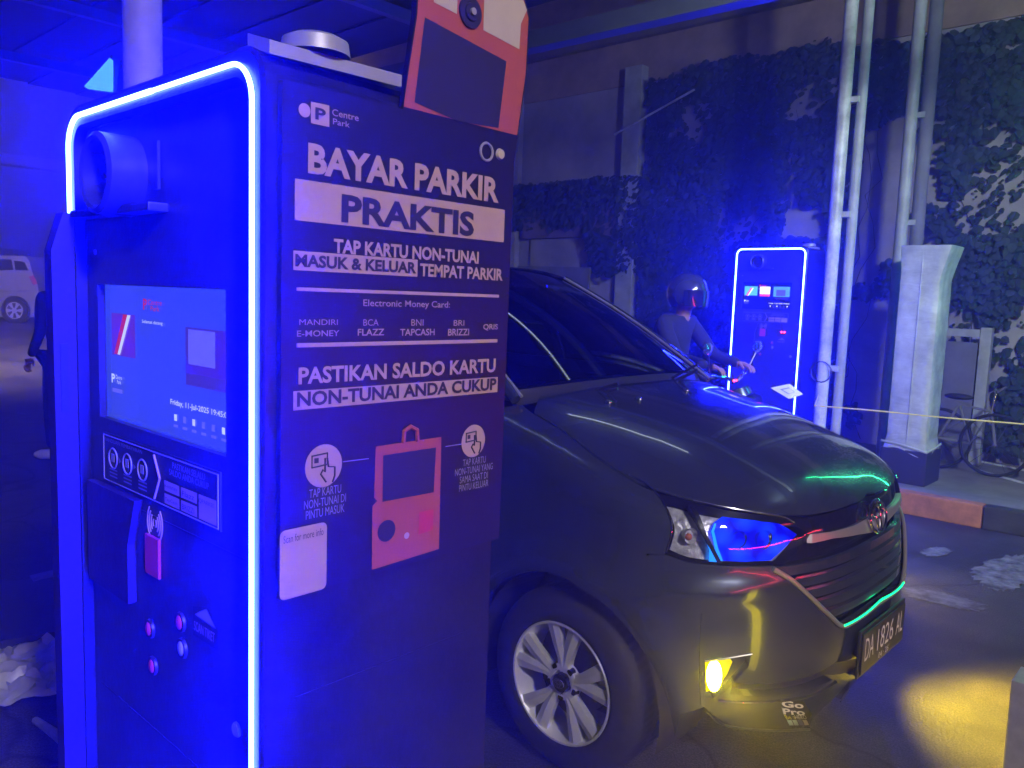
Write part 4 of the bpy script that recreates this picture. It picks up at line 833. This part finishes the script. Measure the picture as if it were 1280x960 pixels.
# windscreen
def base_c(v): a = abs(v)/.70; return np.array([X_(-.965-.150*a**2.2), YC+v, 1.262-.045*a**2])
def top_c(v): a = abs(v)/.53; return np.array([X_(-1.79-.06*a**2), YC+v*(1), 1.682-.035*a**2.5])
rows = []
for i in range(13):
    t = i/12; r_ = []
    for j in range(17):
        u = -1+2*j/16; p = base_c(u*.655)*(1-t)+top_c(u*.53)*t; n_ = np.array([.45, 0, .89]); r_.append(p+n_*.035*math.sin(pi*t)*(1-.4*u*u))
    rows.append(r_)
gridpatch('windscreen', rows, Mt['glass'])
for s in (-1, 1):
    P = [];
    for i in range(9): t = i/8; P.append(base_c(s*.675)*(1-t)+top_c(s*.555)*t+np.array([.45, 0, .89])*.020*math.sin(pi*t))
    P = [P[0]+(P[0]-P[1])*.6]+P
    b = MB(); b.tube(P, [.020]+[.024]*9, 10); b.put('windscreen_pillar', Mt['paint'], car, True)
    Q = [p+np.array([.012, -s*.018, .012]) for p in P]; b = MB(); b.tube(Q, .006, 6); b.put('pillar_trim', Mt['satin'], car, True)
rows = []
for i in range(14):
    t = i/13; X = -1.785-t*2.0; zc = 1.683+.028*math.sin(pi*min(1, t*1.2+.05)); r_ = []
    for j in range(19):
        u = -1+2*j/18; r_.append((X_(X-.06*abs(u)**2*(1-t)), YC+u*.60, zc-.045*abs(u)**2.6-(.035 if abs(u) > .99 else 0)))
    rows.append(r_)
gridpatch('roof', rows, Mt['paint'])
b = MB(); b.prism([(X_(-3.79), YC-.60, 1.66), (X_(-3.79), YC+.60, 1.66), (X_(-4.02), YC+.66, 1.2), (X_(-4.17), YC+.60, .9), (X_(-4.19), YC+.60, .25), (X_(-4.19), YC-.60, .25), (X_(-4.17), YC-.60, .9), (X_(-4.02), YC-.66, 1.2)], (.03, 0, 0)); b.put('tailgate', Mt['paint'], car)
# cowl, wipers, nozzles
rows = []
for v in np.linspace(-.66, .66, 17):
    a = from_t(np.array([[X_(-.90-.16*(v/.66)**2), YC+v]]))[0]+np.array([0, 0, -.012]); b_ = base_c(v)+np.array([.0, 0, -.012]); rows.append([a, (a+b_)/2+np.array([0, 0, -.012]), b_])
gridpatch('cowl_panel', rows, Mt['plastic'])
for (a, m_, c_) in (((692, 516), (730, 498), (772, 486)), ((792, 496), (838, 480), (872, 462))):
    d1 = [on(*p, 1, YC-.35+i*.0) for i, p in enumerate((a, m_, c_))] if a[0] < 750 else [on(*p, 1, YC+.20) for p in (a, m_, c_)]
    b = MB(); b.tube(d1, [.014, .010, .006], 8); wp = b.put('wiper_arm', Mt['plastic'], car, True)
    e = [p+np.array([-.02, 0, .012]) for p in d1]; e = [e[0]*.4+e[1]*.6, e[1], e[2]+(e[2]-e[1])*.15]; b = MB(); b.tube(e, .006, 6); b.put('wiper_blade', Mt['rubber'], wp, True)
for p in ((760, 504), (798, 500), (857, 489)):
    c_ = hit(*p); b = MB(); b.sphere(c_+np.array([0, 0, .004]), .012, 12, 8, (1.3, .9, .8)); b.put('washer_nozzle', Mt['chrome'], car, True)
# interior hints
b = MB(); b.box((X_(-1.55), YC-.62, .95), (X_(-1.12), YC+.62, 1.17), .03); b.put('dashboard', Mt['plastic'], car)
for s in (-1, 1):
    b = MB(); b.box((X_(-2.45), YC+s*.36-.22, .6), (X_(-2.25), YC+s*.36+.22, 1.22), .05); b.box((X_(-2.42), YC+s*.36-.12, 1.24), (X_(-2.30), YC+s*.36+.12, 1.42), .04); b.put('seat', Mt['cloth'], car)
b = MB(); b.tube([(X_(-1.68)+.05*sin(a), YC-.36+.18*cos(a), 1.14+.17*sin(a)) for a in np.linspace(0, 2*pi, 25)[:-1]], .013, 8, closed=True); b.put('steering_wheel', Mt['plastic'], car, True)
b = MB(); b.box((X_(-4.1), YC-.70, .20), (X_(-.35), YC+.70, .26)); b.box((X_(-2.6), YC-.76, .20), (X_(-1.2), YC+.76, .30)); b.put('floor_pan', Mt['under'], car)
b = MB(); b.prism([on(965, 484, 1, 3.55), on(985, 480, 1, 3.60), on(1003, 492, 1, 3.5), on(985, 499, 1, 3.42)], (0, 0, .002)); 
# ================================================================== wrapped machine on the island
wr = thing('wrapped_machine', 'tall machine wrapped in pale stretch film on a dark base near the kerb', 'wrapped machine', (-2.05, 7.0, .165))
wx0, wx1, wy0, wy1 = -2.15, -1.835, 6.86, 7.21
b = MB(); b.box((wx0-.02, wy0-.02, .166), (wx1+.02, wy1+.02, .44), .01); b.put('base', Mt['wrapbase'], wr)
rows = []; zz = [.42, .46, .5, .55]+list(np.linspace(.62, 1.85, 26))+[1.9, 1.95, 2.0, 2.04, 2.06]
for i, z in enumerate(zz):
    r_ = []; sw = 0.0+(.022*(1-min(1, (z-.42)/.12)) if z < .54 else 0)+(.012*max(0, (z-1.85)/.2))
    P = []
    for k in range(48):
        a = 2*pi*k/48; cx, cy = (wx0+wx1)/2, (wy0+wy1)/2; ca, sa = cos(a), sin(a); q = 1/(abs(ca)**9+abs(sa)**9)**(1/9)
        f = 1-.008*(math.sin(z*31+k*.9)*.5+.5)*abs(math.sin(2*a))**.5-.012*rng.random()
        P.append((cx+((wx1-wx0)/2*f+sw)*q*ca+(.05*max(0, z-1.8)/.25 if ca > 0 else 0), cy+((wy1-wy0)/2*f+sw)*q*sa, z+(.03*math.sin(3*a+1) if i in (0, 1) else 0)))
    rows.append(P)
V = [p for r_ in rows for p in r_]; n = 48; Fc = [(i*n+k, i*n+(k+1) % n, (i+1)*n+(k+1) % n, (i+1)*n+k) for i in range(len(rows)-1) for k in range(n)]+[tuple((len(rows)-1)*n+k for k in range(n))]
b = MB(); b.add(V, Fc); b.put('film_wrap', Mt['film'], wr, True)
b = MB(); b.tube([(wx0-.02, wy0-.012, .49), (wx0+.15, wy0-.02, .475), (wx1+.015, wy0-.02, .44), (wx1+.018, wy0+.15, .45), (wx1+.015, wy1, .47)], .010, 8); b.put('film_hem', Mt['film'], wr, True)
b = MB(); b.tube([(wx0+.17, wy0-.006, z) for z in (.5, 1.2, 2.03)], .004, 6); b.put('film_fold', Mt['film'], wr, True)
# rope
P = [on(px, py, 1, 5.9+.1*i) for i, (px, py) in enumerate(((1018, 507), (1100, 514), (1180, 522), (1290, 531)))]
P.append(P[-1]+(P[-1]-P[-2])*3); b = MB(); b.tube([np.array([-2.62, 6.62, P[0][2]])]+catmull(P, 4), .0055, 6); tag(b.put('rope', Mt['rope']), 'thin yellow rope stretched from the white pipes across the wrapped machine', 'rope')
# bicycle behind the wrapped machine (moves as one)
bk = thing('bicycle', 'dark bicycle with pale frame lying behind the wrapped machine', 'bicycle', (-1.7, 8.0, .165))
def ringtube(c, r, t, m, nm, ax='y', par=bk):
    b = MB(); P = [(c[0]+r*cos(a), c[1]+.12*r*cos(a), c[2]+r*sin(a)) for a in np.linspace(0, 2*pi, 33)[:-1]]; b.tube(P, t, 8, closed=True); return b.put(nm, m, par, True)
for cx in (-2.0, -1.55):
    wv = ringtube((cx, 7.8, .165+.27), .26, .014, Mt['rubber'], 'wheel'); b = MB()
    for a in np.linspace(0, pi, 9)[:-1]: b.tube([(cx-.25*cos(a), 7.8-.03*cos(a), .435-.25*sin(a)), (cx+.25*cos(a), 7.8+.03*cos(a), .435+.25*sin(a))], .002, 4)
    b.put('wheel_spokes', Mt['chrome'], wv)
b = MB()
for P in ([(-2.0, 7.8, .435), (-1.85, 7.8, .75), (-1.60, 7.8, .72), (-1.55, 7.8, .435)], [(-1.85, 7.8, .75), (-1.74, 7.8, .42), (-1.60, 7.8, .72)], [(-2.0, 7.8, .435), (-1.74, 7.8, .42)]): b.tube(P, .014, 8)
b.put('frame', Mt['grey'], bk, True)
b = MB(); b.sphere((-1.86, 7.8, .82), .07, 14, 8, (1.7, .8, .4)); b.put('saddle', Mt['plastic'], bk, True)
b = MB(); b.tube([(-1.60, 7.8, .72), (-1.58, 7.8, .88), (-1.55, 7.6, .92)], .011, 8); b.tube([(-1.58, 7.8, .88), (-1.55, 8.0, .92)], .011, 8); b.put('handlebar', Mt['chrome'], bk, True)
# grey steel frame behind at right
gf = thing('gate_frame', 'grey steel gate frame with dark panel behind the bicycle', 'gate', (-2.0, 8.25, .165))
b = MB(); b.box((-2.12, 8.28, .166), (-1.86, 8.31, 1.28)); b.put('panel', Mt['grey'], gf)
b = MB(); b.box((-1.84, 8.24, .166), (-1.75, 8.33, 1.42), .005); b.put('post', Mt['post2'], gf)
b = MB(); b.box((-2.5, 8.24, 1.33), (-1.845, 8.30, 1.40), .004); b.put('rail', Mt['post2'], gf)
for i in range(4):
    a = on(1215+i*3, 575+i*12, 2, .17); b_ = on(1290, 590+i*17, 2, .17)
    if i in (0, 1): b = MB(); b.tube([a, b_], .012, 6); tag(b.put('steel_rod', Mt['post']), ('pale steel rod lying on the island nearest the ivy' if i == 0 else 'dull steel rod lying on the island nearer the kerb'), 'rod')
# ================================================================== people
def skinfig(name, J, E_, R, m, parent, lvl=2):
    me = bpy.data.meshes.new(name); ks = list(J); base = np.array(wloc(parent)) if parent else np.zeros(3)
    me.from_pydata([tuple(np.array(J[k])-base) for k in ks], [(ks.index(a), ks.index(b)) for a, b in E_], []); o = bpy.data.objects.new(name, me); COL.objects.link(o); o.parent = parent
    md = o.modifiers.new('skin', 'SKIN'); md.use_smooth_shade = True
    for i, k in enumerate(ks): r = R[k]; me.skin_vertices[0].data[i].radius = r if isinstance(r, tuple) else (r, r)
    me.skin_vertices[0].data[0].use_root = True
    s = o.modifiers.new('sub', 'SUBSURF'); s.levels = s.render_levels = lvl
    dg = bpy.context.evaluated_depsgraph_get(); dg.update(); me2 = bpy.data.meshes.new_from_object(o.evaluated_get(dg)); o.modifiers.clear(); o.data = me2; me2.materials.clear(); me2.materials.append(m)
    for p in me2.polygons: p.use_smooth = True
    return o
def xf(b, M_): b.V = [tuple(M_ @ Vector(v)) for v in b.V]; return b
def person(label, x, y, z0, rot, pose, top, legs, shoem, helmet=None, group=None):
    """local frame: +x is the way the person faces"""
    t = thing('person', label, 'person', (x, y, z0)); c, s = cos(rot), sin(rot)
    W = lambda p: np.array([x+c*p[0]-s*p[1], y+s*p[0]+c*p[1], z0+p[2]])
    P = {k: W(v) for k, v in pose.items()}
    skinfig('upper_clothing', {k: P[k] for k in ('pelvis', 'waist', 'chest', 'neckb', 'sl', 'el', 'wl', 'sr', 'er', 'wr')}, [('pelvis', 'waist'), ('waist', 'chest'), ('chest', 'neckb'), ('chest', 'sl'), ('sl', 'el'), ('el', 'wl'), ('chest', 'sr'), ('sr', 'er'), ('er', 'wr')],
            dict(pelvis=(.15, .12), waist=(.14, .11), chest=(.165, .125), neckb=.075, sl=.068, el=.048, wl=.036, sr=.068, er=.048, wr=.036), top, t)
    skinfig('trousers', {k: P[k] for k in ('pelvis', 'hl', 'kl', 'al', 'hr', 'kr', 'ar')}, [('pelvis', 'hl'), ('hl', 'kl'), ('kl', 'al'), ('pelvis', 'hr'), ('hr', 'kr'), ('kr', 'ar')], dict(pelvis=(.15, .12), hl=.090, kl=.065, al=.050, hr=.090, kr=.065, ar=.050), legs, t)
    hd = P['head']; f = W((1, 0, 0))-W((0, 0, 0)); l = W((0, 1, 0))-W((0, 0, 0))
    b = MB(); V = []; b.sphere((0, 0, 0), 1, 22, 16); 
    for v in b.V:
        a, bb, cc = v; nose = .022*math.exp(-((bb/.18)**2+((cc+.12)/.22)**2)) if a > .5 else 0
        jaw = 1-.22*max(0, -cc)*(1 if a < 1 else 1); eye = -.010*math.exp(-(((abs(bb)-.40)/.16)**2+((cc-.08)/.12)**2)) if a > .4 else 0
        V.append(hd+f*(a*.096*jaw+nose+eye)+l*(bb*.076*jaw)+np.array([0, 0, cc*.118]))
    o = obj('head', V, b.F, Mt['skin'], t, True)
    b = MB(); b.tube([P['neckb']-np.array([0, 0, .03]), hd-np.array([0, 0, .07])-f*.01], [.055, .052], 12); b.put('neck', Mt['skin'], t, True)
    b = MB()
    for sg in (-1, 1): b.sphere(tuple(hd+l*sg*.077), .022, 8, 6, (.7, .5, 1.2))
    b.put('ear', Mt['skin'], t, True)
    b = MB(); b.tube([hd+f*.092+l*a+np.array([0, 0, -.055]) for a in (-.022, 0, .022)], .004, 6); b.put('mouth', Mt['skin'], t)
    if helmet:
        b = MB(); b.sphere((0, 0, 0), 1, 26, 16, cut=.68); xf(b, Matrix.Translation(Vector(hd+np.array([0, 0, .015]))) @ Matrix.Rotation(rot, 4, 'Z') @ Matrix.Rotation(radians(-12), 4, 'Y') @ Matrix.Diagonal((.148, .128, .142, 1))); b.put('helmet', helmet, t, True)
        b = MB(); V = []; n = 12
        for i in range(n+1):
            a = radians(-70)+radians(140)*i/n
            for h, rr in ((.035, 1.06), (-.075, 1.02)): V.append(hd+f*(.148*rr*cos(a))+l*(.128*rr*sin(a))+np.array([0, 0, h]))
        b.add(V, [(2*i, 2*i+1, 2*i+3, 2*i+2) for i in range(n)]); b.put('visor', Mt['visor'], t, True)
    else:
        b = MB(); b.sphere((0, 0, 0), 1, 20, 12, cut=.55); xf(b, Matrix.Translation(Vector(hd-f*.012+np.array([0, 0, .008]))) @ Matrix.Rotation(rot, 4, 'Z') @ Matrix.Rotation(radians(-18), 4, 'Y') @ Matrix.Diagonal((.108, .088, .13, 1))); b.put('hair', Mt['under'], t, True)
    for sd, wr, el in (('l', 'wl', 'el'), ('r', 'wr', 'er')):
        d = P[wr]-P[el]; d /= np.linalg.norm(d); up = np.cross(d, l); up /= np.linalg.norm(up)+1e-9; sdv = np.cross(up, d); J = {'w': P[wr], 'p': P[wr]+d*.045}; Ee = [('w', 'p')]; R = {'w': .026, 'p': (.036, .018)}
        for i in range(4):
            a = P[wr]+d*.085+sdv*(-.027+.018*i); L = (.030, .036, .034, .026)[i]; J[f'k{i}'] = a; J[f'm{i}'] = a+d*L*.8-up*.014; J[f't{i}'] = a+d*L*1.1-up*.036
            Ee += [('p', f'k{i}'), (f'k{i}', f'm{i}'), (f'm{i}', f't{i}')]; R[f'k{i}'] = .009; R[f'm{i}'] = .0085; R[f't{i}'] = .0075
        s_ = 1 if sd == 'r' else -1; J['h1'] = P[wr]+d*.045+sdv*s_*.040-up*.008; J['h2'] = P[wr]+d*.075+sdv*s_*.048-up*.020; Ee += [('w', 'h1'), ('h1', 'h2')]; R['h1'] = .011; R['h2'] = .009
        skinfig('hand', J, Ee, R, Mt['skin'], t, 1)
    for a in ('al', 'ar'):
        b = MB(); q = P[a]; b.tube([q+f*-.07+np.array([0, 0, -.045]), q+f*.02+np.array([0, 0, -.045]), q+f*.12+np.array([0, 0, -.055]), q+f*.18+np.array([0, 0, -.06])], [.034, .043, .042, .022], 12); b.put('shoe', shoem, t, True)
    return t
stand = dict(pelvis=(0, 0, .95), waist=(0, 0, 1.08), chest=(.0, 0, 1.32), neckb=(0, 0, 1.46), head=(.02, 0, 1.60), sl=(0, .19, 1.40), el=(-.02, .24, 1.13), wl=(.08, .25, .90), sr=(0, -.19, 1.40), er=(-.02, -.24, 1.13), wr=(.08, -.25, .90),
             hl=(0, .09, .88), kl=(.02, .11, .49), al=(0, .12, .105), hr=(0, -.09, .88), kr=(.03, -.12, .49), ar=(.02, -.13, .105))
pp = on(80, 573, 2, 0)
person('standing person in dark clothes and pale shoes, mostly behind the near kiosk', pp[0], pp[1], 0, radians(-150), stand, Mt['cloth'], Mt['cloth'], Mt['shoe'])
# rider on a scooter in the lane beyond the car
RX, RY = -3.10, 4.99
sit = dict(pelvis=(0, 0, .86), waist=(.03, 0, 1.00), chest=(.08, 0, 1.24), neckb=(.12, 0, 1.38), head=(.15, 0, 1.52), sl=(.08, .19, 1.32), el=(.25, .25, 1.10), wl=(.47, .22, 1.06), sr=(.08, -.19, 1.32), er=(.25, -.25, 1.10), wr=(.47, -.22, 1.06),
           hl=(.05, .12, .84), kl=(.42, .16, .72), al=(.38, .15, .36), hr=(.05, -.12, .84), kr=(.42, -.16, .72), ar=(.38, -.15, .36))
person('scooter rider in dark jacket and shiny grey helmet facing the far kiosk lane', RX, RY, .08, 0, sit, Mt['cloth'], Mt['cloth'], Mt['plastic'], Mt['helmet'])
sc_ = thing('scooter', 'dark scooter under the helmeted rider, hidden mostly by the car bonnet', 'scooter', (RX+.15, RY, 0))
def sx(x, y, z): return (RX+x, RY+y, z)
b = MB(); b.sphere(sx(-.05, 0, .80), .16, 18, 10, (2.3, .85, .42)); b.put('seat', Mt['plastic'], sc_, True)
b = MB(); b.tube([sx(-.50, 0, .72), sx(-.2, 0, .60), sx(.1, 0, .42), sx(.45, 0, .33), sx(.62, 0, .50), sx(.66, 0, .80), sx(.58, 0, .98)], [.08, .15, .13, .12, .15, .13, .08], 14); b.put('body', Mt['paint'], sc_, True)
for wx in (-.42, .80):
    wl = bpy.data.objects.new('wheel', None); COL.objects.link(wl); wl.parent = sc_; c_ = sx(wx, 0, .27)
    b = MB(); P = [(c_[0]+.225*cos(a), c_[1], c_[2]+.225*sin(a)) for a in np.linspace(0, 2*pi, 33)[:-1]]; b.tube(P, .045, 10, closed=True); b.put('tyre', Mt['rubber'], wl, True)
    b = MB()
    for k in range(5): a = 2*pi*k/5; b.tube([c_, (c_[0]+.19*cos(a), c_[1], c_[2]+.19*sin(a))], .015, 6)
    b.put('rim', Mt['alloy'], wl, True)
b = MB(); b.tube([sx(.62, -.05, .9), sx(.80, -.06, .27)], .02, 8); b.tube([sx(.62, .05, .9), sx(.80, .06, .27)], .02, 8); b.put('fork', Mt['chrome'], sc_, True)
b = MB(); b.tube([sx(.46, -.33, 1.07), sx(.54, -.12, 1.07), sx(.56, 0, 1.03), sx(.54, .12, 1.07), sx(.46, .33, 1.07)], .014, 8); b.put('handlebar', Mt['chrome'], sc_, True)
for sg in (-1, 1):
    b = MB(); b.tube([sx(.50, sg*.26, 1.08), sx(.53, sg*.33, 1.22)], .005, 6); b.sphere(sx(.53, sg*.35, 1.26), .05, 14, 8, (.35, 1.2, .8)); b.put('mirror', Mt['chrome'], sc_, True)
b = MB(); b.sphere(sx(.70, 0, .92), .07, 16, 10, (.7, 1.3, .8)); b.put('headlight', Mt['clear'], sc_, True)
b = MB(); b.sphere(sx(.60, -.10, 1.05), .008, 8, 6); b.sphere(sx(.60, -.07, 1.05), .006, 8, 6); b.put('dash_light', Mt['redled'], sc_)
p4 = [on(963, 485, 1, 4.6), on(987, 480, 1, 4.7), on(1004, 493, 1, 4.55), on(986, 499, 1, 4.4)]
b = MB(); b.prism(p4, (0, 0, .0015)); tk = b.put('paper_sheet', Mt['white'])
tag(tk, 'white paper slip held up beyond the far corner of the car bonnet', 'paper')
b = MB(); c4 = np.mean(p4, 0); b.add([c4+(p-c4)*.45+np.array([0, 0, .003]) for p in p4], [(0, 1, 2, 3)]); b.put('printed_panel', Mt['greyp'], tk)
# ================================================================== left background
van = thing('silver_van', 'small silver van parked far off on the left of the yard', 'van', (-24, 6.6, 0))
D = ray(20, 403); g0 = on(20, 404, 2, 0); VX, VY = g0[0], g0[1]; kk = np.linalg.norm(g0[:2])
vd = np.array([RT[0], RT[1], 0]); vd /= np.linalg.norm(vd); vn = np.array([-FW[0], -FW[1], 0]); vn /= np.linalg.norm(vn)
van.location = (VX, VY, 0); U = kk/1010.0   # metres per photo pixel at the van
def vp(px, py, d=0.0): return np.array([VX, VY, 0])+vd*(px-18)*U+vn*d+np.array([0, 0, (403-py)*U])
outl = catmull([(-70, 396), (-72, 372), (-66, 356), (-40, 348), (-18, 335), (20, 332), (32, 334), (37, 350), (41, 358), (43, 372), (42, 392), (38, 396)], 4, True)
body_pts = [p for p in outl if True]
b = MB(); b.prism([vp(p[0], p[1], -.02) for p in body_pts], -vn*1.7); b.put('body', Mt['vanpaint'], van)
b = MB(); b.prism([vp(-36, 349), vp(-16, 338), (vp(0, 336)), vp(15, 336), vp(17, 347)], -vn*.02); b.put('side_window', Mt['gloss'], van)
b = MB(); b.prism([vp(19, 347), vp(18, 337), vp(29, 338), vp(33, 347)], -vn*.02); b.put('side_window', Mt['gloss'], van)
b = MB(); b.prism([vp(33, 353, .01), vp(38, 352, .01), vp(42, 360, .01), vp(38, 362, .01)], -vn*.02); b.put('tail_lamp', Mt['redp'], van)
b = MB(); b.tube([vp(-60, 372, .01), vp(0, 369, .01), vp(32, 368, .01)], .02, 6); b.put('side_crease', Mt['vanpaint'], van)
for wx in (18, -48):
    b = MB()
    for i, (r, d0, mm) in enumerate(((15.5, .0, 'under'), (13.5, .05, 'rubber'), (9, .07, 'alloy'))):
        b = MB(); c_ = vp(wx, 389.5); P = [c_+vd*r*U*cos(a)+np.array([0, 0, r*U*sin(a)])+vn*d0 for a in np.linspace(0, 2*pi, 29)[:-1]]; b.prism(P, -vn*.1); b.put(('arch', 'tyre', 'rim')[i], Mt[mm], van)
    for k in range(6):
        a = 2*pi*k/6+.3; c_ = vp(wx, 389.5, .072); e = vd*cos(a)+np.array([0, 0, sin(a)]); f_ = vd*cos(a+.5)+np.array([0, 0, sin(a+.5)]); b = MB(); b.prism([c_+e*U*3, c_+e*U*8, c_+f_*U*8, c_+f_*U*3], vn*.003); b.put('rim_gap', Mt['under'], van)
# dark hedge and building line behind the yard at left
bl = thing('distant_building', 'unlit low building closing the yard at far left', 'building', (-38, 10, 0))
b = MB(); b.box((-60, -14, 0), (-46, 30, 7)); b.put('wall', mat('dark_render', (.045, .04, .05), .9, 0, .3, .6), bl)
b = MB(); b.box((-61, -15, 7), (-45, 31, 7.5)); b.put('roof', Mt['band'], bl)
for yy in np.arange(-12, 28, 4): b = MB(); b.box((-46, yy, 1.2), (-45.96, yy+1.8, 3.0)); b.put('window', Mt['gloss'], bl)
# low edge, plastic sheet and white bar at lower left
def G(px, py, z=0.0): p = on(px, py, 2, z); return np.array([p[0], p[1], z])
b = MB(); b.prism([G(-60, 753, .0)+[0, 0, .0], G(76, 742), G(140, 800), G(-60, 838)], (0, 0, .085)); b.V = b.V; tag(b.put('dark_slab', Mt['wrapbase']), 'dark flat slab on the ground left of the near kiosk foot', 'cover')  # low dark slab filling the dark band on the ground
b = MB(); b.prism([G(38, 741), G(66, 734), G(70, 740), G(42, 748)], (0, 0, .09)); tag(b.put('pale_block', Mt['concrete']), 'small pale block at the edge of the dark slab on the left', 'block')
A0, A1, A2, A3 = G(-80, 850), G(82, 803), G(106, 868), G(-80, 925); V = []; n = 26
for i in range(n):
    for j in range(n):
        u, v = i/(n-1), j/(n-1); p = (A0*(1-u)+A1*u)*(1-v)+(A3*(1-u)+A2*u)*v
        h = .02+.05*abs(vnoise(u*5+v*3, v*9-u*4, 1.2, 11)-.5)*2+.03*vnoise(u*9, v*22+u*9, 1, 12); V.append(p+np.array([.02*vnoise(u*7, v*7, 1, 3), .03*vnoise(u*7, v*7, 1, 4), h]))
b = MB(); b.add(V, [(i*n+j, (i+1)*n+j, (i+1)*n+j+1, i*n+j+1) for i in range(n-1) for j in range(n-1)]); tag(b.put('plastic_sheet', Mt['sheet'], None, True), 'crumpled pale plastic sheet on the ground left of the near kiosk foot', 'plastic sheet')
b = MB(); b.tube([G(44, 900, .03), G(70, 918, .03), G(100, 942, .03)], [.012, .016, .022], 8); tag(b.put('white_bar', Mt['post'], None, True), 'short pale bar lying between the plastic sheet and the near kiosk', 'bar')
# post and lit lamp seen over the near kiosk
q = FW*3.3+RT*(-1.49); b = MB(); b.tube([(q[0], q[1], 0), (q[0], q[1], 3.9)], .072, 24); tag(b.put('round_post', Mt['postd'], None, True), 'pale round post rising behind the top of the near kiosk', 'post')
ld = 5.5; L = lambda px, py, d=0: CAM+ray(px, py)*(ld+d)
lt = thing('area_lamp', 'small cyan-white lamp glowing above the left shoulder of the near kiosk', 'lamp', tuple(L(128, 92)))
b = MB(); b.prism([L(105, 108), L(137, 72), L(137, 112)], FW*.05); b.put('lamp_glass', glow('cyan_lamp', (.12, .55, 1.0)), lt)
b = MB(); b.prism([L(112, 112, .06), L(139, 68, .06), L(150, 75, .06), L(145, 118, .06)], FW*.12); b.put('lamp_body', Mt['plastic'], lt)
b = MB(); b.tube([L(140, 100, .1), L(142, 100, .1)*[1, 1, 0]], .03, 8); b.put('lamp_mast', Mt['plastic'], lt)
# ================================================================== right foreground post and the added tubes and barriers outside the frame that light the car
bx = CAM+ray(1264, 850)*1.78; b = MB(); b.box((bx[0], bx[1]-.0, 0), (bx[0]+.10, bx[1]+.10, bx[2]), .004); gp = b.put('steel_guard_post', Mt['steel'])
tag(gp, 'square stainless guard post cut off by the lower right edge', 'post')
for lx, ly, lab in ((-2.6, 2.1, 'unseen tube added above the car roof edge nearest the kiosk for paint reflections'), (-2.4, 3.75, 'unseen tube added near the canopy edge beam for paint reflections')):  # unseen tubes, added to give the car paint streak reflections
    tl_ = thing('added_tube', lab, 'lamp', (lx, ly, 3.35)); b = MB(); b.box((lx-.62, ly-.04, 3.36), (lx+.62, ly+.04, 3.42), .004); b.put('tube_housing', Mt['beam'], tl_)
    b = MB(); b.tube([(lx-.58, ly, 3.34), (lx+.58, ly, 3.34)], .014, 10); b.put('tube', glow('tube_glow', (4, 4.6, 5)), tl_, True)
grn = glow('green_strip', (.9, 85, 27)); red = glow('red_strip', (60, 2.0, 4.5))  # strips for two unseen arms, added for coloured reflections on the car
ba = thing('unseen_barrier', 'unseen raised barrier arm, added so its green strip reflects in the car', 'barrier', (-.25, 7.3, .165))
b = MB(); b.box((-.42, 7.15, .166), (-.10, 7.45, 1.15), .015); b.put('housing', Mt['wrapbase'], ba)
b = MB(); b.box((-.29, 7.05, 1.0), (-.20, 7.09, 4.6), .004); b.put('arm', Mt['post'], ba)
b = MB(); b.tube([(-.25, 7.042, 1.1), (-.25, 7.042, 4.5)], .006, 8); b.put('light_strip', grn, ba)
bb_ = thing('unseen_barrier', 'unseen closed barrier arm, added so its red strip reflects in the car', 'barrier', (1.5, .4, 0))
b = MB(); b.box((1.35, .2, 0), (1.68, .55, 1.1), .015); b.put('housing', Mt['wrapbase'], bb_)
b = MB(); b.box((1.48, .56, .93), (1.52, 4.6, 1.02), .004); b.put('arm', Mt['post'], bb_)
b = MB(); b.tube([(1.472, .7, 1.03), (1.472, 4.5, 1.03)], .005, 8); b.put('light_strip', red, bb_)
# ================================================================== scattering volume added to imitate lens glow round the lights
hz = MB(); hz.box((-70, -20, -1.0), (10, 40, 8.6)); ho = hz.put('lens_glow_haze', None or bpy.data.materials.new('lens_glow_haze'), kind='stuff'); hm = ho.data.materials[0]; hm.use_nodes = True; hm.node_tree.nodes.clear()
pv = hm.node_tree.nodes.new('ShaderNodeVolumePrincipled'); pv.inputs['Color'].default_value = (.85, .87, .9, 1); pv.inputs['Density'].default_value = LENS_GLOW_HAZE; pv.inputs['Anisotropy'].default_value = .8
oo = hm.node_tree.nodes.new('ShaderNodeOutputMaterial'); hm.node_tree.links.new(pv.outputs[0], oo.inputs['Volume'])
